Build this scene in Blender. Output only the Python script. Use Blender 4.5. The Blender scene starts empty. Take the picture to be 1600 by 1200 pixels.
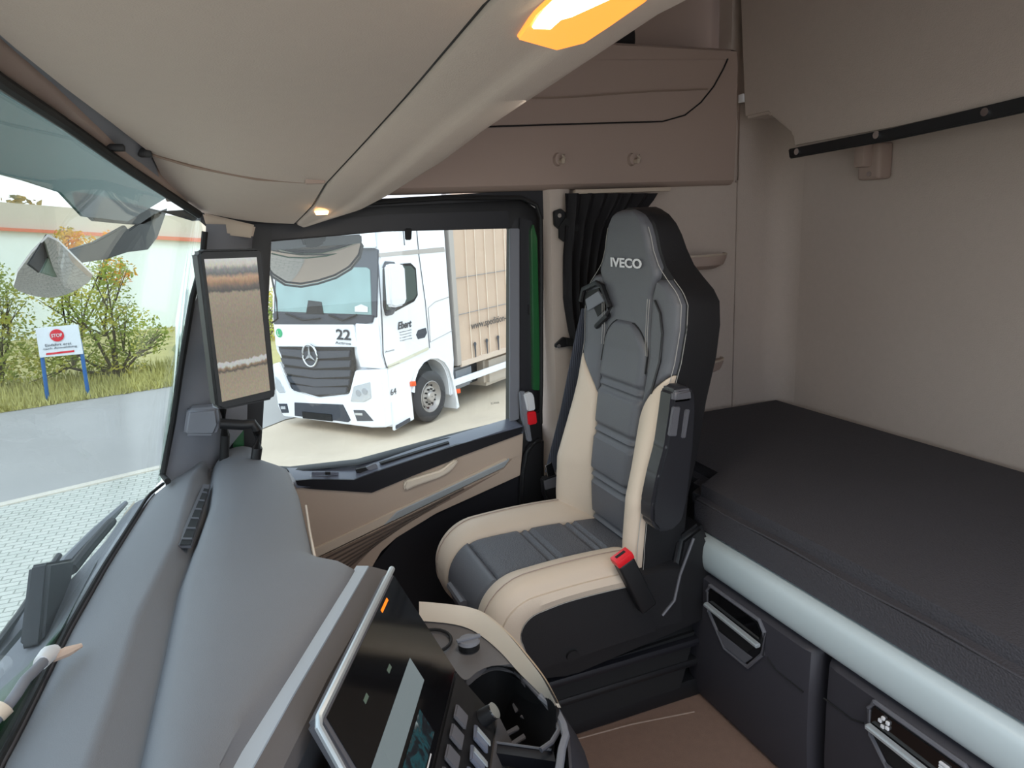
import bpy, bmesh, math, random
import numpy as np
from mathutils import Vector, Matrix
random.seed(7)
S = bpy.context.scene
C = bpy.context.scene.collection
V = Vector
# ------------------------------------------------------------------ camera
F = 1120.0; VPX, VPY = 340, 370; SL = -0.045; H = 1.5
def _cam():
    d1 = V(((VPX-800)/F, -(VPY-600)/F, -1)).normalized()
    d2 = V(((VPX+1000-800)/F, -(VPY+1000*SL-600)/F, -1))
    up = d2.cross(d1).normalized()
    if up.y < 0: up = -up
    x = d1.cross(up)
    return Matrix((x, d1, up))
M = _cam()
def ray(px, py): return M @ V(((px-800)/F, -(py-600)/F, -1))
def at(px, py, ax, v):
    r = ray(px, py); o = (0, 0, H)[ax]; t = (v-o)/r[ax]
    return V((0, 0, H)) + r*t
X, Y, Z = 0, 1, 2
cd = bpy.data.cameras.new('camera'); cam = bpy.data.objects.new('camera', cd); C.objects.link(cam)
cam.matrix_world = Matrix.Translation((0, 0, H)) @ M.to_4x4()
cd.sensor_width = 36; cd.lens = F/1600*36; cd.clip_start = .02; cd.clip_end = 500
S.camera = cam
# ------------------------------------------------------------------ materials
def lin(c): return tuple((x/255/12.92 if x/255 <= .04045 else ((x/255+.055)/1.055)**2.4) for x in c)
MATS = {}
def mat(name, col, rough=.6, metal=0, bump=0, bscale=200, var=0, vscale=6, btype='noise', emit=None, estr=0, coat=0, spec=.5, trans=0):
    if name in MATS: return MATS[name]
    m = bpy.data.materials.new(name); m.use_nodes = True; nt = m.node_tree; b = nt.nodes['Principled BSDF']
    c = (*lin(col), 1); b.inputs['Base Color'].default_value = c
    b.inputs['Roughness'].default_value = rough; b.inputs['Metallic'].default_value = metal
    b.inputs['Specular IOR Level'].default_value = spec
    if coat: b.inputs['Coat Weight'].default_value = coat; b.inputs['Coat Roughness'].default_value = .08
    tc = nt.nodes.new('ShaderNodeTexCoord')
    if var:
        n = nt.nodes.new('ShaderNodeTexNoise'); n.inputs['Scale'].default_value = vscale; n.inputs['Detail'].default_value = 6
        nt.links.new(tc.outputs['Object'], n.inputs['Vector'])
        mx = nt.nodes.new('ShaderNodeMix'); mx.data_type = 'RGBA'
        mx.inputs[6].default_value = (*[max(0, k*(1-var)) for k in c[:3]], 1); mx.inputs[7].default_value = (*[min(1, k*(1+var)) for k in c[:3]], 1)
        nt.links.new(n.outputs['Fac'], mx.inputs[0]); nt.links.new(mx.outputs[2], b.inputs['Base Color'])
    if bump:
        if btype == 'noise':
            n = nt.nodes.new('ShaderNodeTexNoise'); n.inputs['Scale'].default_value = bscale; n.inputs['Detail'].default_value = 3; out = n.outputs['Fac']
        elif btype == 'voronoi':
            n = nt.nodes.new('ShaderNodeTexVoronoi'); n.inputs['Scale'].default_value = bscale; out = n.outputs['Distance']
        else:
            n = nt.nodes.new('ShaderNodeTexWave'); n.inputs['Scale'].default_value = bscale; n.inputs['Distortion'].default_value = 1; out = n.outputs['Fac']
        nt.links.new(tc.outputs['Object'], n.inputs['Vector'])
        bp = nt.nodes.new('ShaderNodeBump'); bp.inputs['Strength'].default_value = bump; bp.inputs['Distance'].default_value = .002
        nt.links.new(out, bp.inputs['Height']); nt.links.new(bp.outputs['Normal'], b.inputs['Normal'])
    if emit:
        b.inputs['Emission Color'].default_value = (*lin(emit), 1); b.inputs['Emission Strength'].default_value = estr
    MATS[name] = m; return m
def glass(name, tint, refl=1.0, rough=0.0):
    m = bpy.data.materials.new(name); m.use_nodes = True; nt = m.node_tree; nt.nodes.clear()
    o = nt.nodes.new('ShaderNodeOutputMaterial'); t = nt.nodes.new('ShaderNodeBsdfTransparent'); g = nt.nodes.new('ShaderNodeBsdfGlossy')
    t.inputs['Color'].default_value = (*tint, 1); g.inputs['Roughness'].default_value = rough
    lw = nt.nodes.new('ShaderNodeLayerWeight'); f = nt.nodes.new('ShaderNodeMath'); f.operation = 'POWER'; f.inputs[1].default_value = 5; lw.inputs[0].default_value = .5
    nt.links.new(lw.outputs['Facing'], f.inputs[0])
    mu = nt.nodes.new('ShaderNodeMath'); mu.operation = 'MULTIPLY_ADD'; mu.inputs[1].default_value = .9*refl; mu.inputs[2].default_value = .045*refl
    x = nt.nodes.new('ShaderNodeMixShader'); nt.links.new(f.outputs[0], mu.inputs[0]); nt.links.new(mu.outputs[0], x.inputs[0])
    nt.links.new(t.outputs[0], x.inputs[1]); nt.links.new(g.outputs[0], x.inputs[2]); nt.links.new(x.outputs[0], o.inputs[0])
    return m
m_headliner = mat('headliner beige fabric', (190, 176, 166), .95, bump=.25, bscale=500, var=.03, vscale=40)
m_wall = mat('rear wall fabric', (182, 168, 158), .95, bump=.4, bscale=350, var=.04, vscale=60)
m_beige = mat('beige plastic', (184, 168, 152), .7, bump=.12, bscale=600)
m_taupe = mat('taupe plastic', (162, 142, 132), .75, bump=.12, bscale=600)
m_doorc = mat('door card beige', (190, 170, 153), .7, bump=.1, bscale=500)
m_cream = mat('cream leather', (206, 189, 171), .55, bump=.15, bscale=300, var=.03, vscale=12)
m_creamp = mat('cream plastic', (226, 212, 194), .5, bump=.05, bscale=400)
m_grey = mat('grey leather', (88, 89, 95), .5, bump=.2, bscale=350, var=.05, vscale=20)
m_perf = mat('perforated grey leather', (86, 87, 93), .55, bump=.6, bscale=260, btype='voronoi')
m_black = mat('black leather', (27, 27, 30), .5, bump=.2, bscale=300)
m_blackp = mat('black plastic', (22, 22, 25), .5, bump=.1, bscale=500)
m_soft = mat('soft black rubber', (16, 16, 18), .7)
m_gloss = mat('gloss black', (8, 8, 10), .08, coat=.5)
m_dash = mat('dash grey soft plastic', (114, 116, 122), .62, bump=.22, bscale=700, var=.02, vscale=30)
m_dashlo = mat('dash dark grey plastic', (98, 95, 96), .6, bump=.15, bscale=600)
m_pillar = mat('pillar grey plastic', (120, 122, 130), .65, bump=.12, bscale=600)
m_silver = mat('satin silver', (190, 196, 200), .35, metal=.5)
m_chrome = mat('chrome', (215, 218, 222), .15, metal=1)
m_rail = mat('pale grey rail plastic', (186, 198, 202), .38)
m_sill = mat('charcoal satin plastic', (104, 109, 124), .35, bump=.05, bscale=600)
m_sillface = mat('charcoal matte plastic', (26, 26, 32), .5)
m_ribbed = mat('brown ribbed plastic', (138, 118, 105), .6)
m_mattress = mat('black mattress cloth', (62, 60, 65), .9, bump=.6, bscale=260, btype='voronoi', var=.08, vscale=5)
m_locker = mat('anthracite plastic', (52, 51, 58), .6, bump=.1, bscale=500)
m_lockrim = mat('light anthracite plastic', (92, 92, 98), .45)
m_carpet = mat('brown carpet', (122, 98, 86), 1, bump=.8, bscale=500, var=.12, vscale=60)
m_stitch = mat('pale thread', (165, 162, 158), .8)
m_red = mat('red plastic', (225, 28, 40), .4, emit=None)
m_white = mat('white plastic', (215, 215, 218), .5)
m_web = mat('belt webbing', (66, 70, 82), .6, bump=.5, bscale=60, btype='wave')
m_curtain = mat('black curtain cloth', (20, 17, 21), .8, bump=.2, bscale=200)
m_green = mat('green body paint', (36, 92, 52), .25, coat=.8)
m_td_rim = mat('mirror rim plastic', (60, 62, 66), .5)
m_orange = mat('amber indicator', (235, 120, 30), .4, emit=(255, 130, 20), estr=.6)
# ------------------------------------------------------------------ object helpers
def setp(o, label=None, cat=None, group=None, kind=None):
    if label: o['label'] = label
    if cat: o['category'] = cat
    if group: o['group'] = group
    if kind: o['kind'] = kind
    return o
def wloc(o):
    l = V((0, 0, 0))
    while o: l += o.location; o = o.parent
    return l
def obj(name, verts, faces, m, parent=None, smooth=True, uvs=None, angle=40):
    verts = [V(v) for v in verts]
    lo = V([min(v[i] for v in verts) for i in range(3)]); hi = V([max(v[i] for v in verts) for i in range(3)])
    org = V(((lo.x+hi.x)/2, (lo.y+hi.y)/2, lo.z))
    me = bpy.data.meshes.new(name); me.from_pydata([tuple(v-org) for v in verts], [], [tuple(f) for f in faces])
    if uvs:
        ul = me.uv_layers.new()
        for p in me.polygons:
            for li in p.loop_indices: ul.data[li].uv = uvs[me.loops[li].vertex_index]
    bm = bmesh.new(); bm.from_mesh(me); bmesh.ops.recalc_face_normals(bm, faces=bm.faces); bm.to_mesh(me); bm.free()
    me.materials.append(m)
    o = bpy.data.objects.new(name, me); C.objects.link(o)
    o.location = org - (wloc(parent) if parent else V((0, 0, 0)))
    if parent: o.parent = parent
    if smooth:
        me.polygons.foreach_set('use_smooth', [True]*len(me.polygons))
        try: me.set_sharp_from_angle(angle=math.radians(angle))
        except Exception: pass
    me.update(); return o
def empty(name, loc, label, cat, group=None):
    o = bpy.data.objects.new(name, None); C.objects.link(o); o.location = loc; o.empty_display_size = .1
    return setp(o, label, cat, group)
class G:
    """collects shapes for ONE mesh"""
    def __init__(s): s.v = []; s.f = []
    def add(s, v, f):
        n = len(s.v); s.v += [V(a) for a in v]; s.f += [tuple(i+n for i in q) for q in f]; return s
    def bm(s, bm):
        bm.verts.index_update(); return s.add([v.co.copy() for v in bm.verts], [[v.index for v in f.verts] for f in bm.faces])
    def box(s, lo, hi, bev=0, seg=2, mx=None):
        lo = V(lo); hi = V(hi); b = bmesh.new(); bmesh.ops.create_cube(b, size=1)
        for v in b.verts: v.co = V([(lo[i]+hi[i])/2 + v.co[i]*(hi[i]-lo[i]) for i in range(3)])
        if bev: bmesh.ops.bevel(b, geom=b.edges[:], offset=bev, segments=seg, affect='EDGES', profile=.6)
        if mx is not None: bmesh.ops.transform(b, matrix=mx, verts=b.verts)
        s.bm(b); b.free(); return s
    def prism(s, poly, d, bev=0, seg=2):
        poly = [V(p) for p in poly]; d = V(d); n = len(poly); b = bmesh.new()
        a = [b.verts.new(p) for p in poly]; c = [b.verts.new(p+d) for p in poly]
        b.faces.new(a); b.faces.new(c[::-1])
        for i in range(n): b.faces.new((a[i], c[i], c[(i+1) % n], a[(i+1) % n]))
        bmesh.ops.recalc_face_normals(b, faces=b.faces)
        if bev: bmesh.ops.bevel(b, geom=b.edges[:], offset=bev, segments=seg, affect='EDGES', clamp_overlap=True)
        s.bm(b); b.free(); return s
    def grid(s, rows, closeu=False):
        nr, nc = len(rows), len(rows[0]); v = [p for r in rows for p in r]; f = []
        for i in range(nr-1):
            for j in range(nc if closeu else nc-1):
                k = (j+1) % nc
                f.append((i*nc+j, i*nc+k, (i+1)*nc+k, (i+1)*nc+j))
        return s.add(v, f)
    def loft(s, rows):
        """closed sections with caps"""
        s0 = len(s.v); s.grid(rows, True); nc = len(rows[0]); n = len(rows)
        s.f.append(tuple(s0+j for j in range(nc))); s.f.append(tuple(s0+(n-1)*nc+j for j in range(nc))[::-1]); return s
    def slab(s, rows, d):
        """grid thickened by vector d"""
        d = V(d); nr, nc = len(rows), len(rows[0]); v = [V(p) for r in rows for p in r]; N = len(v); w = [p+d for p in v]; f = []
        idx = lambda i, j: i*nc+j
        for i in range(nr-1):
            for j in range(nc-1):
                q = (idx(i, j), idx(i, j+1), idx(i+1, j+1), idx(i+1, j)); f.append(q); f.append(tuple(k+N for k in q[::-1]))
        per = [idx(0, j) for j in range(nc)]+[idx(i, nc-1) for i in range(1, nr)]+[idx(nr-1, j) for j in range(nc-2, -1, -1)]+[idx(i, 0) for i in range(nr-2, 0, -1)]
        for k in range(len(per)):
            a, b = per[k], per[(k+1) % len(per)]; f.append((a, a+N, b+N, b))
        return s.add(v+w, f)
    def tube(s, pts, r, n=8, flat=None):
        pts = [V(p) for p in pts]; rows = []
        for i, p in enumerate(pts):
            t = (pts[min(i+1, len(pts)-1)]-pts[max(i-1, 0)]).normalized()
            a = t.cross(V((0, 0, 1)));
            if a.length < .1: a = t.cross(V((1, 0, 0)))
            a.normalize(); b = t.cross(a); rr = r[i] if isinstance(r, (list, tuple)) else r
            rows.append([p+a*rr*math.cos(k*2*math.pi/n)+b*rr*math.sin(k*2*math.pi/n) for k in range(n)])
        return s.loft(rows)
    def disc(s, c, ax, r, d, n=24, sx=1, r2=None):
        """cylinder / cone: centre c, axis vector d"""
        c = V(c); d = V(d); t = d.normalized(); a = t.cross(V((0, 0, 1)))
        if a.length < .1: a = t.cross(V((1, 0, 0)))
        a.normalize(); b = t.cross(a); r2 = r if r2 is None else r2
        return s.loft([[c+dd+a*q*sx*math.cos(k*2*math.pi/n)+b*q*math.sin(k*2*math.pi/n) for k in range(n)] for dd, q in ((V((0, 0, 0)), r), (d, r2))])
    def make(s, name, m, parent=None, **k): return obj(name, s.v, s.f, m, parent, **k)
def box(name, lo, hi, m, parent=None, bev=0, seg=2): return G().box(lo, hi, bev, seg).make(name, m, parent)
def ppx(pts, ax, v): return [at(a, b, ax, v) for a, b in pts]
def prism(name, pts, d, m, parent=None, bev=0, **k): return G().prism(pts, d, bev).make(name, m, parent, **k)
def interp(tab, t):
    tab = sorted(tab, key=lambda q: q[0])
    if t <= tab[0][0]: return tab[0][1:]
    for a, b in zip(tab, tab[1:]):
        if t <= b[0]:
            k = (t-a[0])/(b[0]-a[0]+1e-12); return tuple(p+(q-p)*k for p, q in zip(a[1:], b[1:]))
    return tab[-1][1:]
def text(name, s, o, xd, yd, h, m, parent=None, width=None, ext=.001, bold=0, surf=None, shear=0):
    cu = bpy.data.curves.new('t', 'FONT'); cu.body = s; cu.offset = bold; cu.resolution_u = 3
    to = bpy.data.objects.new('t', cu); C.objects.link(to); bpy.context.view_layer.update()
    me = bpy.data.meshes.new_from_object(to.evaluated_get(bpy.context.evaluated_depsgraph_get()))
    bpy.data.objects.remove(to)
    xs = [v.co.x for v in me.vertices]; ys = [v.co.y for v in me.vertices]; x0, x1, y0, y1 = min(xs), max(xs), min(ys), max(ys)
    sc = h/(y1-y0); sx = (width/(x1-x0)) if width else sc
    xd = V(xd).normalized(); yd = V(yd).normalized(); nn = xd.cross(yd)
    vs = []
    for v in me.vertices:
        a = (v.co.x-x0)*sx+(v.co.y-y0)*sc*shear; b = (v.co.y-y0)*sc
        vs.append(surf(a, b) if surf else V(o)+xd*a+yd*b)
    fs = [tuple(p.vertices) for p in me.polygons]
    n = len(vs); nrm = nn*ext
    allv = [v+nrm for v in vs]
    bpy.data.meshes.remove(me)
    ob = obj(name, allv, fs, m, parent, smooth=False)
    md = ob.modifiers.new('thick', 'SOLIDIFY'); md.thickness = ext*.9; md.offset = 0
    return ob
# ================================================================== INTERIOR
FZ = .36
st = dict(kind='structure')
setp(box('floor', (-.6, -.3, FZ-.08), (1.75, 2.0, FZ), m_carpet), **st)
fs_ = G().tube([(at(1085, 1112, Z, FZ+.001)), at(985, 1132, Z, FZ+.001), at(890, 1158, Z, FZ+.001)], .002, 6).make('trim_floor', m_ribbed); setp(fs_, **st)
# rear wall: fabric with rounded corner onto the side
rows = []
for z in (FZ, .8, 1.2, 1.6, 2.0, 2.4):
    r = [V((1.525, 1.885, z)), V((1.60, 1.885, z))]
    for k in range(7):
        a = k/6*math.pi/2; r.append(V((1.63+.08*math.sin(a), 1.805+.08*math.cos(a), z)))
    rows.append(r)
setp(G().slab(rows, (.05, .05, 0)).make('wall_corner', m_wall), **st)
setp(box('wall_rear', (1.7101, -.3, FZ), (1.76, 1.806, 2.4), m_wall), **st)
# side panels behind the door
side = G().prism([(.955, 1.885, FZ), (1.524, 1.885, FZ), (1.524, 1.885, 1.60), (.955, 1.885, 1.60)], (0, .06, 0), .006)
side.prism([(1.524, 1.887, FZ), (1.60, 1.887, FZ), (1.60, 1.887, 1.60), (1.524, 1.887, 1.60)], (0, .06, 0))
setp(G().prism([(1.50, 1.90, 1.58), (1.66, 1.90, 1.58), (1.66, 1.90, 2.4), (1.50, 1.90, 2.4)], (0, .06, 0)).make('wall_side_post', m_wall), **st)
setp(side.make('wall_passenger_side', m_wall), **st)
# beige pillar between door and curtain
pil = [[V((x, y, z)) for x, y in ((.848, 1.93), (.853, 1.895), (.87, 1.872), (.90, 1.868), (.93, 1.875), (.955, 1.905))] for z in (FZ, .8, 1.2, 1.60)]
setp(G().slab(pil, (0, .05, 0)).make('trim_1', m_headliner), **st)
# upper side panel with pocket
up = empty('side_storage_panel', (.95, 1.86, 1.585), 'taupe moulded panel above passenger door, with a long flip-down pocket flap', 'panel')
zsec = [(1.585, 1.90), (1.588, 1.868), (1.60, 1.855), (1.70, 1.85), (1.93, 1.85), (1.965, 1.853), (1.97, 1.87), (1.972, 2.02)]
G().slab([[V((x, y, z)) for z, y in zsec] for x in (-.1, .4, .9, 1.3, 1.484)], (0, .03, .012)).make('panel_body', m_taupe, up)
pk = [(500, 205), (740, 199), (860, 195), (1035, 190), (1070, 180), (1095, 160), (1115, 135), (1130, 108), (1137, 92), (880, 92), (500, 100)]
pko = ppx(pk, Y, 1.846); pko = [V((p.x, p.y, min(p.z, 1.955))) for p in pko]
fl = G().prism(pko, (0, .01, 0), .003).make('pocket_flap', m_taupe, up)
cr = ppx([(600, 163), (800, 153), (900, 150), (1020, 141), (1105, 138)], Y, 1.845)
G().prism([p for p in cr]+[p+V((0, 0, -.004)) for p in cr[::-1]], (0, -.004, 0)).make('flap_crease', m_ribbed, fl)
G().tube([p+V((0, -.001, 0)) for p in pko[:9]], .0022, 6).make('flap_gap', m_soft, up)
# upper recess wall and roof
setp(box('wall_upper_side', (-.5, 2.02, 1.9), (1.75, 2.06, 2.42), m_taupe), **st)
setp(box('ceiling', (-.5, -.35, 2.4), (1.75, 2.06, 2.45), m_headliner), **st)
setp(box('wall_driver_side', (1.0, -.34, FZ), (1.75, -.3, 2.4), m_headliner), **st)
setp(box('wall_front', (-.5, -.35, 1.78), (-.45, 2.06, 2.4), m_headliner), **st)
shf = at(985, 75, Y, 1.93)
g = G().box((shf.x-.22, 1.90, 1.972), (shf.x+.005, 1.99, 2.03), .02, 3)
setp(g.make('bag', m_curtain), 'small dark soft bag on the ledge above the pocket flap, beside the ceiling lamp edge', 'bag')
# coat hooks
for i, (px, lab) in enumerate(((871, 'round beige coat hook, the one nearer the ceiling lamp, left of its twin'), (987, 'round beige coat hook directly above the seat headrest, right of its twin'))):
    c = at(px, 249, Y, 1.85)
    h = empty('coat_hook', (c.x, 1.85, c.z), lab, 'coat hook', 'coat hooks on the side panel')
    G().disc(c+V((0, .004, 0)), Y, .019, (0, -.014, 0), 24, sx=.75, r2=.015).make('hook_base', m_taupe, h)
    G().tube([c+V((.004, -.01, -.006)), c+V((.004, -.028, -.008)), c+V((.003, -.034, .0)), c+V((.002, -.032, .009))], [.006, .006, .006, .005], 8).make('hook_peg', m_beige, h)
# curtain rail
cr = at(890, 300, Y, 1.84)
setp(G().box((.93, 1.83, 1.572), (1.24, 1.846, 1.584), .003).make('curtain_rail', m_beige), 'thin pale curtain rail under the taupe side panel', 'rail')
# small trays on rear side wall
for px, py, lab in ((1110, 405, 'upper half-round taupe tray on rear side wall behind the seat'), (1106, 570, 'lower half-round taupe tray on rear side wall, just above the mattress')):
    c = at(px, py, Y, 1.86); t = empty('wall_tray', (c.x-.04, 1.88, c.z), lab, 'tray', 'trays on the rear side wall')
    def arc(r, z, cx=c.x-.02): return [V((cx+r*1.2*math.cos(a), 1.884-r*.75*math.sin(a), z)) for a in [k*math.pi/14 for k in range(15)]]
    G().loft([arc(.072, c.z+.012), arc(.075, c.z+.004), arc(.066, c.z-.018), arc(.04, c.z-.03)]).make('tray_body', m_taupe, t)
    G().tube(arc(.073, c.z+.013), .004, 6).make('tray_rim', m_beige, t)
# ------------------------------------------------------------------ upper bunk folded
bx = 1.492
bp = ppx([(1152, -120), (1155, 0), (1162, 186), (1200, 178), (1236, 208), (1240, 232), (1400, 203), (1600, 160), (1800, 118), (1900, -200)], X, bx)
ub = empty('upper_bunk', (bx, 1.0, 1.66), 'taupe folded-up upper bunk board with a black edge rail, against the rear wall', 'bunk')
G().prism(bp, (.09, 0, 0), .008).make('bunk_board', m_wall, ub)
rl = ppx([(1236, 233), (1400, 200), (1600, 152), (1820, 100), (1822, 122), (1600, 177), (1400, 219), (1238, 248)], X, bx-.004)
rail = G().prism(rl, (-.012, 0, 0), .003).make('edge_rail', m_blackp, ub)
for px, py in ((1246, 237), (1370, 211), (1540, 175), (1700, 141)):
    c = at(px, py, X, bx-.016); G().disc(c, X, .0085, (-.004, 0, 0), 16).make('screw', m_chrome, rail)
c = at(1159, 154, X, bx)
box('white_tag', (bx-.006, c.y-.012, c.z-.012), (bx+.004, c.y+.009, c.z+.012), m_white, ub, .002)
# bracket
c = at(1373, 254, X, 1.70)
br = empty('bunk_bracket', (1.70, c.y, c.z-.06), 'small taupe latch bracket screwed to the rear wall under the black bunk rail', 'bracket')
G().box((1.66, c.y-.038, c.z-.045), (1.7105, c.y+.036, c.z+.05), .012, 3).make('bracket_plate', m_taupe, br)
G().box((1.63, c.y-.012, c.z-.012), (1.67, c.y+.022, c.z+.085), .008, 2).make('hook_arm', m_taupe, br)
G().box((1.625, c.y+.02, c.z+.045), (1.66, c.y+.13, c.z+.058), .005, 2).make('strap_loop', m_beige, br)
G().disc((1.66, c.y-.008, c.z-.03), X, .007, (-.004, 0, 0), 14).make('screw', m_chrome, br)
# ------------------------------------------------------------------ lower bunk
NY = 1.335
lb = empty('lower_bunk', (1.3, .8, FZ), 'lower bunk base of dark boards under the black mattress', 'bunk')
G().prism([(.985, -.29, FZ), (.985, NY-.015, FZ), (1.2, NY-.015, FZ), (1.2, 1.87, FZ), (1.70, 1.87, FZ), (1.70, -.29, FZ)], (0, 0, .385), 0).make('base_board', m_blackp, lb)
rs = []
for y in (-.29, .5, 1.0, 1.30, 1.322):
    k = 1 if y < 1.31 else .55
    rs.append([V((.950+.022*math.copysign(abs(math.cos(a))**.6,math.cos(a))*k*-1, y, .747+.040*math.sin(a)*k)) for a in [q*math.pi/10 for q in range(-5, 6)]]+[V((.985, y, .787)), V((.985, y, .707))])
G().loft(rs).make('front_rail', m_rail, lb)
lb.children[-1]['label'] = 'pale grey-blue rounded front rail'
mt = G()
ol = [(.955, -.29), (.955, NY), (1.04, NY+.05), (1.06, 1.875), (1.70, 1.875), (1.70, -.29)]
mt.prism([(a, b, .765) for a, b in ol], (0, 0, .118), .028, 4)
mo = mt.make('mattress', m_mattress); setp(mo, 'thick black cloth mattress on the lower bunk beside the grey and cream seat', 'mattress')
G().tube([V((.957, y, .858+.002*math.sin(y*20))) for y in [i*.05-.25 for i in range(32)]], .0025, 6).make('piping', m_mattress, mo)
# lockers
def locker(y0, y1, lab, hy, withsym):
    rows = []
    for y, dx in ((y0, .02), (y0+.012, .004), (y0+.03, 0), (y1-.03, 0), (y1-.012, .004), (y1, .02)):
        rows.append([V((.985, y, .698)), V((.94+dx, y, .698)), V((.932+dx, y, .692)), V((.93+dx, y, .6)), V((.932+dx, y, .5)), V((.938+dx, y, .42)), V((.95+dx, y, FZ+.01)), V((.985, y, FZ+.01))])
    r = G().loft(rows).make('drawer', m_locker, lb); r['label'] = lab
    # handle recess outline (hexagonal), in y,z
    hx = [(hy+.085, .690), (hy-.075, .690), (hy-.09, .672), (hy-.088, .62), (hy-.045, .565), (hy+.03, .565), (hy+.088, .625), (hy+.095, .672)]
    P = [V((.928, a, b)) for a, b in hx]
    rim = G().tube(P+[P[0]], .0045, 8).make('handle_rim', m_lockrim, r)
    G().prism([V((.9295, a, b)) for a, b in hx], (-.0015, 0, 0)).make('handle_recess', m_blackp, r)
    wd = [(a, b) for a, b in ((hy+.082, .684), (hy-.07, .684), (hy-.083, .668), (hy-.08, .648), (hy+.088, .648), (hy+.088, .668))]
    G().prism([V((.928, a, b)) for a, b in wd], (-.003, 0, 0), .001).make('gloss_window', m_gloss, r)
    hb = G().prism([V((.926, hy+.09, .650)), V((.926, hy-.086, .644)), V((.926, hy-.086, .634)), V((.926, hy+.09, .640))], (-.014, 0, 0), .003).make('handle', m_silver, r)
    G().prism([V((.928, hy+.07, .634)), V((.928, hy-.07, .630)), V((.928, hy-.045, .60)), V((.928, hy+.045, .602))], (-.004, 0, 0)).make('thumb_plate', m_soft, r)
    lo = G().prism([V((.927, hy+.055, .597)), V((.927, hy-.062, .597)), V((.927, hy-.04, .571)), V((.927, hy+.028, .571))], (-.003, 0, 0), .001).make('recess_floor', m_lockrim, r)
    G().tube([V((.929, y1-.01, .625)), V((.929, hy+.13, .625)), V((.929, hy+.105, .635))], .0015, 6).make('seam', m_soft, r)
    G().tube([V((.929, hy-.10, .62)), V((.929, hy-.125, .607)), V((.929, y0+.02, .605))], .0015, 6).make('seam', m_soft, r)
    if withsym:
        c0 = .921
        for k in range(5):
            a = k*1.256; G().box((c0, hy+.06+.008*math.cos(a)-.003, .668+.008*math.sin(a)-.003), (c0+.004, hy+.06+.008*math.cos(a)+.003, .668+.008*math.sin(a)+.003), .001).make('printed_symbol', m_white, r)
        for k in range(4): box('printed_symbol', (c0, hy-.055, .655+k*.005), (c0+.004, hy-.04, .658+k*.005), m_white, r)
locker(.905, 1.318, 'anthracite bunk drawer next to the seat, with silver handle bar in hexagonal recess', at(1150, 935, X, .93).y, False)
locker(.44, .885, 'anthracite bunk drawer nearest the camera, white symbols above its silver handle bar', at(1440, 1130, X, .93).y, True)
# ------------------------------------------------------------------ SEAT
YC = 1.445
seat = empty('captain_chair', (.82, YC, FZ), 'grey and cream leather truck seat with a built-in headrest, beside the passenger door', 'seat')
def x0(z): return interp([(.66, .82), (.8, .812), (.9, .812), (1.05, .834), (1.2, .858), (1.33, .862), (1.52, .858)], z)[0]
WT = [(.66, .185), (.70, .19), (.78, .202), (.9, .208), (1.0, .202), (1.1, .196), (1.2, .204), (1.27, .213), (1.32, .210), (1.345, .192), (1.37, .158), (1.395, .128), (1.43, .108), (1.46, .099), (1.485, .088), (1.505, .068), (1.517, .040), (1.523, .012)]
def W(z): return interp(WT, z)[0]
PW = [(.66, .088), (.9, .090), (1.05, .096), (1.15, .099), (1.24, .095)]
def bol(a, z):
    """forward rise of the bolsters"""
    w = W(z); p = .09; E = interp([(.66, .062), (.8, .055), (.9, .047), (1.05, .024), (1.2, .010), (1.33, .002), (1.4, 0), (1.6, 0)], z)[0]
    t = (abs(a)-p)/max(w-p, .001)
    if t <= 0: return 0
    t = min(t, 1); return E*(t*t*(3-2*t)*.8+.2*t)+E*.45*math.sin(t*math.pi)
def fx(a, z):
    w = W(z); t = min(1, abs(a)/max(w, .001))
    return x0(z)-bol(a, z)+.010*max(0, (t-.8)/.2)**2
# body: closed loft in z
rows = []
for z, w in WT:
    r = []
    th = interp([(.66, .13), (1.0, .13), (1.3, .105), (1.45, .07), (1.523, .04)], z)[0]
    n = 16
    for k in range(n+1):
        a = -w+2*w*k/n; r.append(V((fx(a, z)+.012, YC+a, z)))
    for k in range(9):
        q = k/8; a = w*math.cos(q*math.pi)
        r.append(V((fx(w, z)+.03+th*(.35+.65*math.sin(q*math.pi)**.6) if 0 < k < 8 else fx(w, z)+.03, YC+a, z)))
    rows.append(r)
G().loft(rows).make('backrest', m_black, seat)
def patch(name, aL, aR, z0, z1, m, th=.016, rr=.02, grooves=(), nu=18, nv=60, par=seat, off=0, end0=True, end1=True):
    rows = []
    for j in range(nv+1):
        z = z0+(z1-z0)*j/nv; L, R = aL(z), aR(z); r = []
        for i in range(nu+1):
            u = i/nu; u = .5-.5*math.cos(u*math.pi); a = L+(R-L)*u
            e = min((a-L), (R-a)); ez = min((z-z0) if end0 else 9, (z1-z) if end1 else 9); e = max(0, min(e, ez))
            t = th*math.sqrt(max(0, 1-(1-min(e/rr, 1))**2))
            for gz in grooves:
                d = abs(z-gz)
                if d < .010: t -= .0075*(1-(d/.010)**2)
            r.append(V((fx(a, z)-t+.008-off, YC+a, z)))
        rows.append(r)
    return G().slab(rows, (.012, 0, 0)).make(name, m, par)
def ovalw(z):  # centre panel half width, arched top
    w = interp(PW, z)[0]; zt = 1.272
    if z > zt-.08: w *= math.sqrt(max(0.0004, 1-((z-(zt-.08))/.08)**2))
    return w
gv = [.735, .745+.008, .86, .878, .985, 1.003, 1.10, 1.118]
gv = [.752, .772, .868, .888, .984, 1.004, 1.10, 1.12]
patch('centre_panel', lambda z: -ovalw(z), ovalw, .675, 1.2715, m_grey, .022, .016, gv, nv=150)
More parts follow.
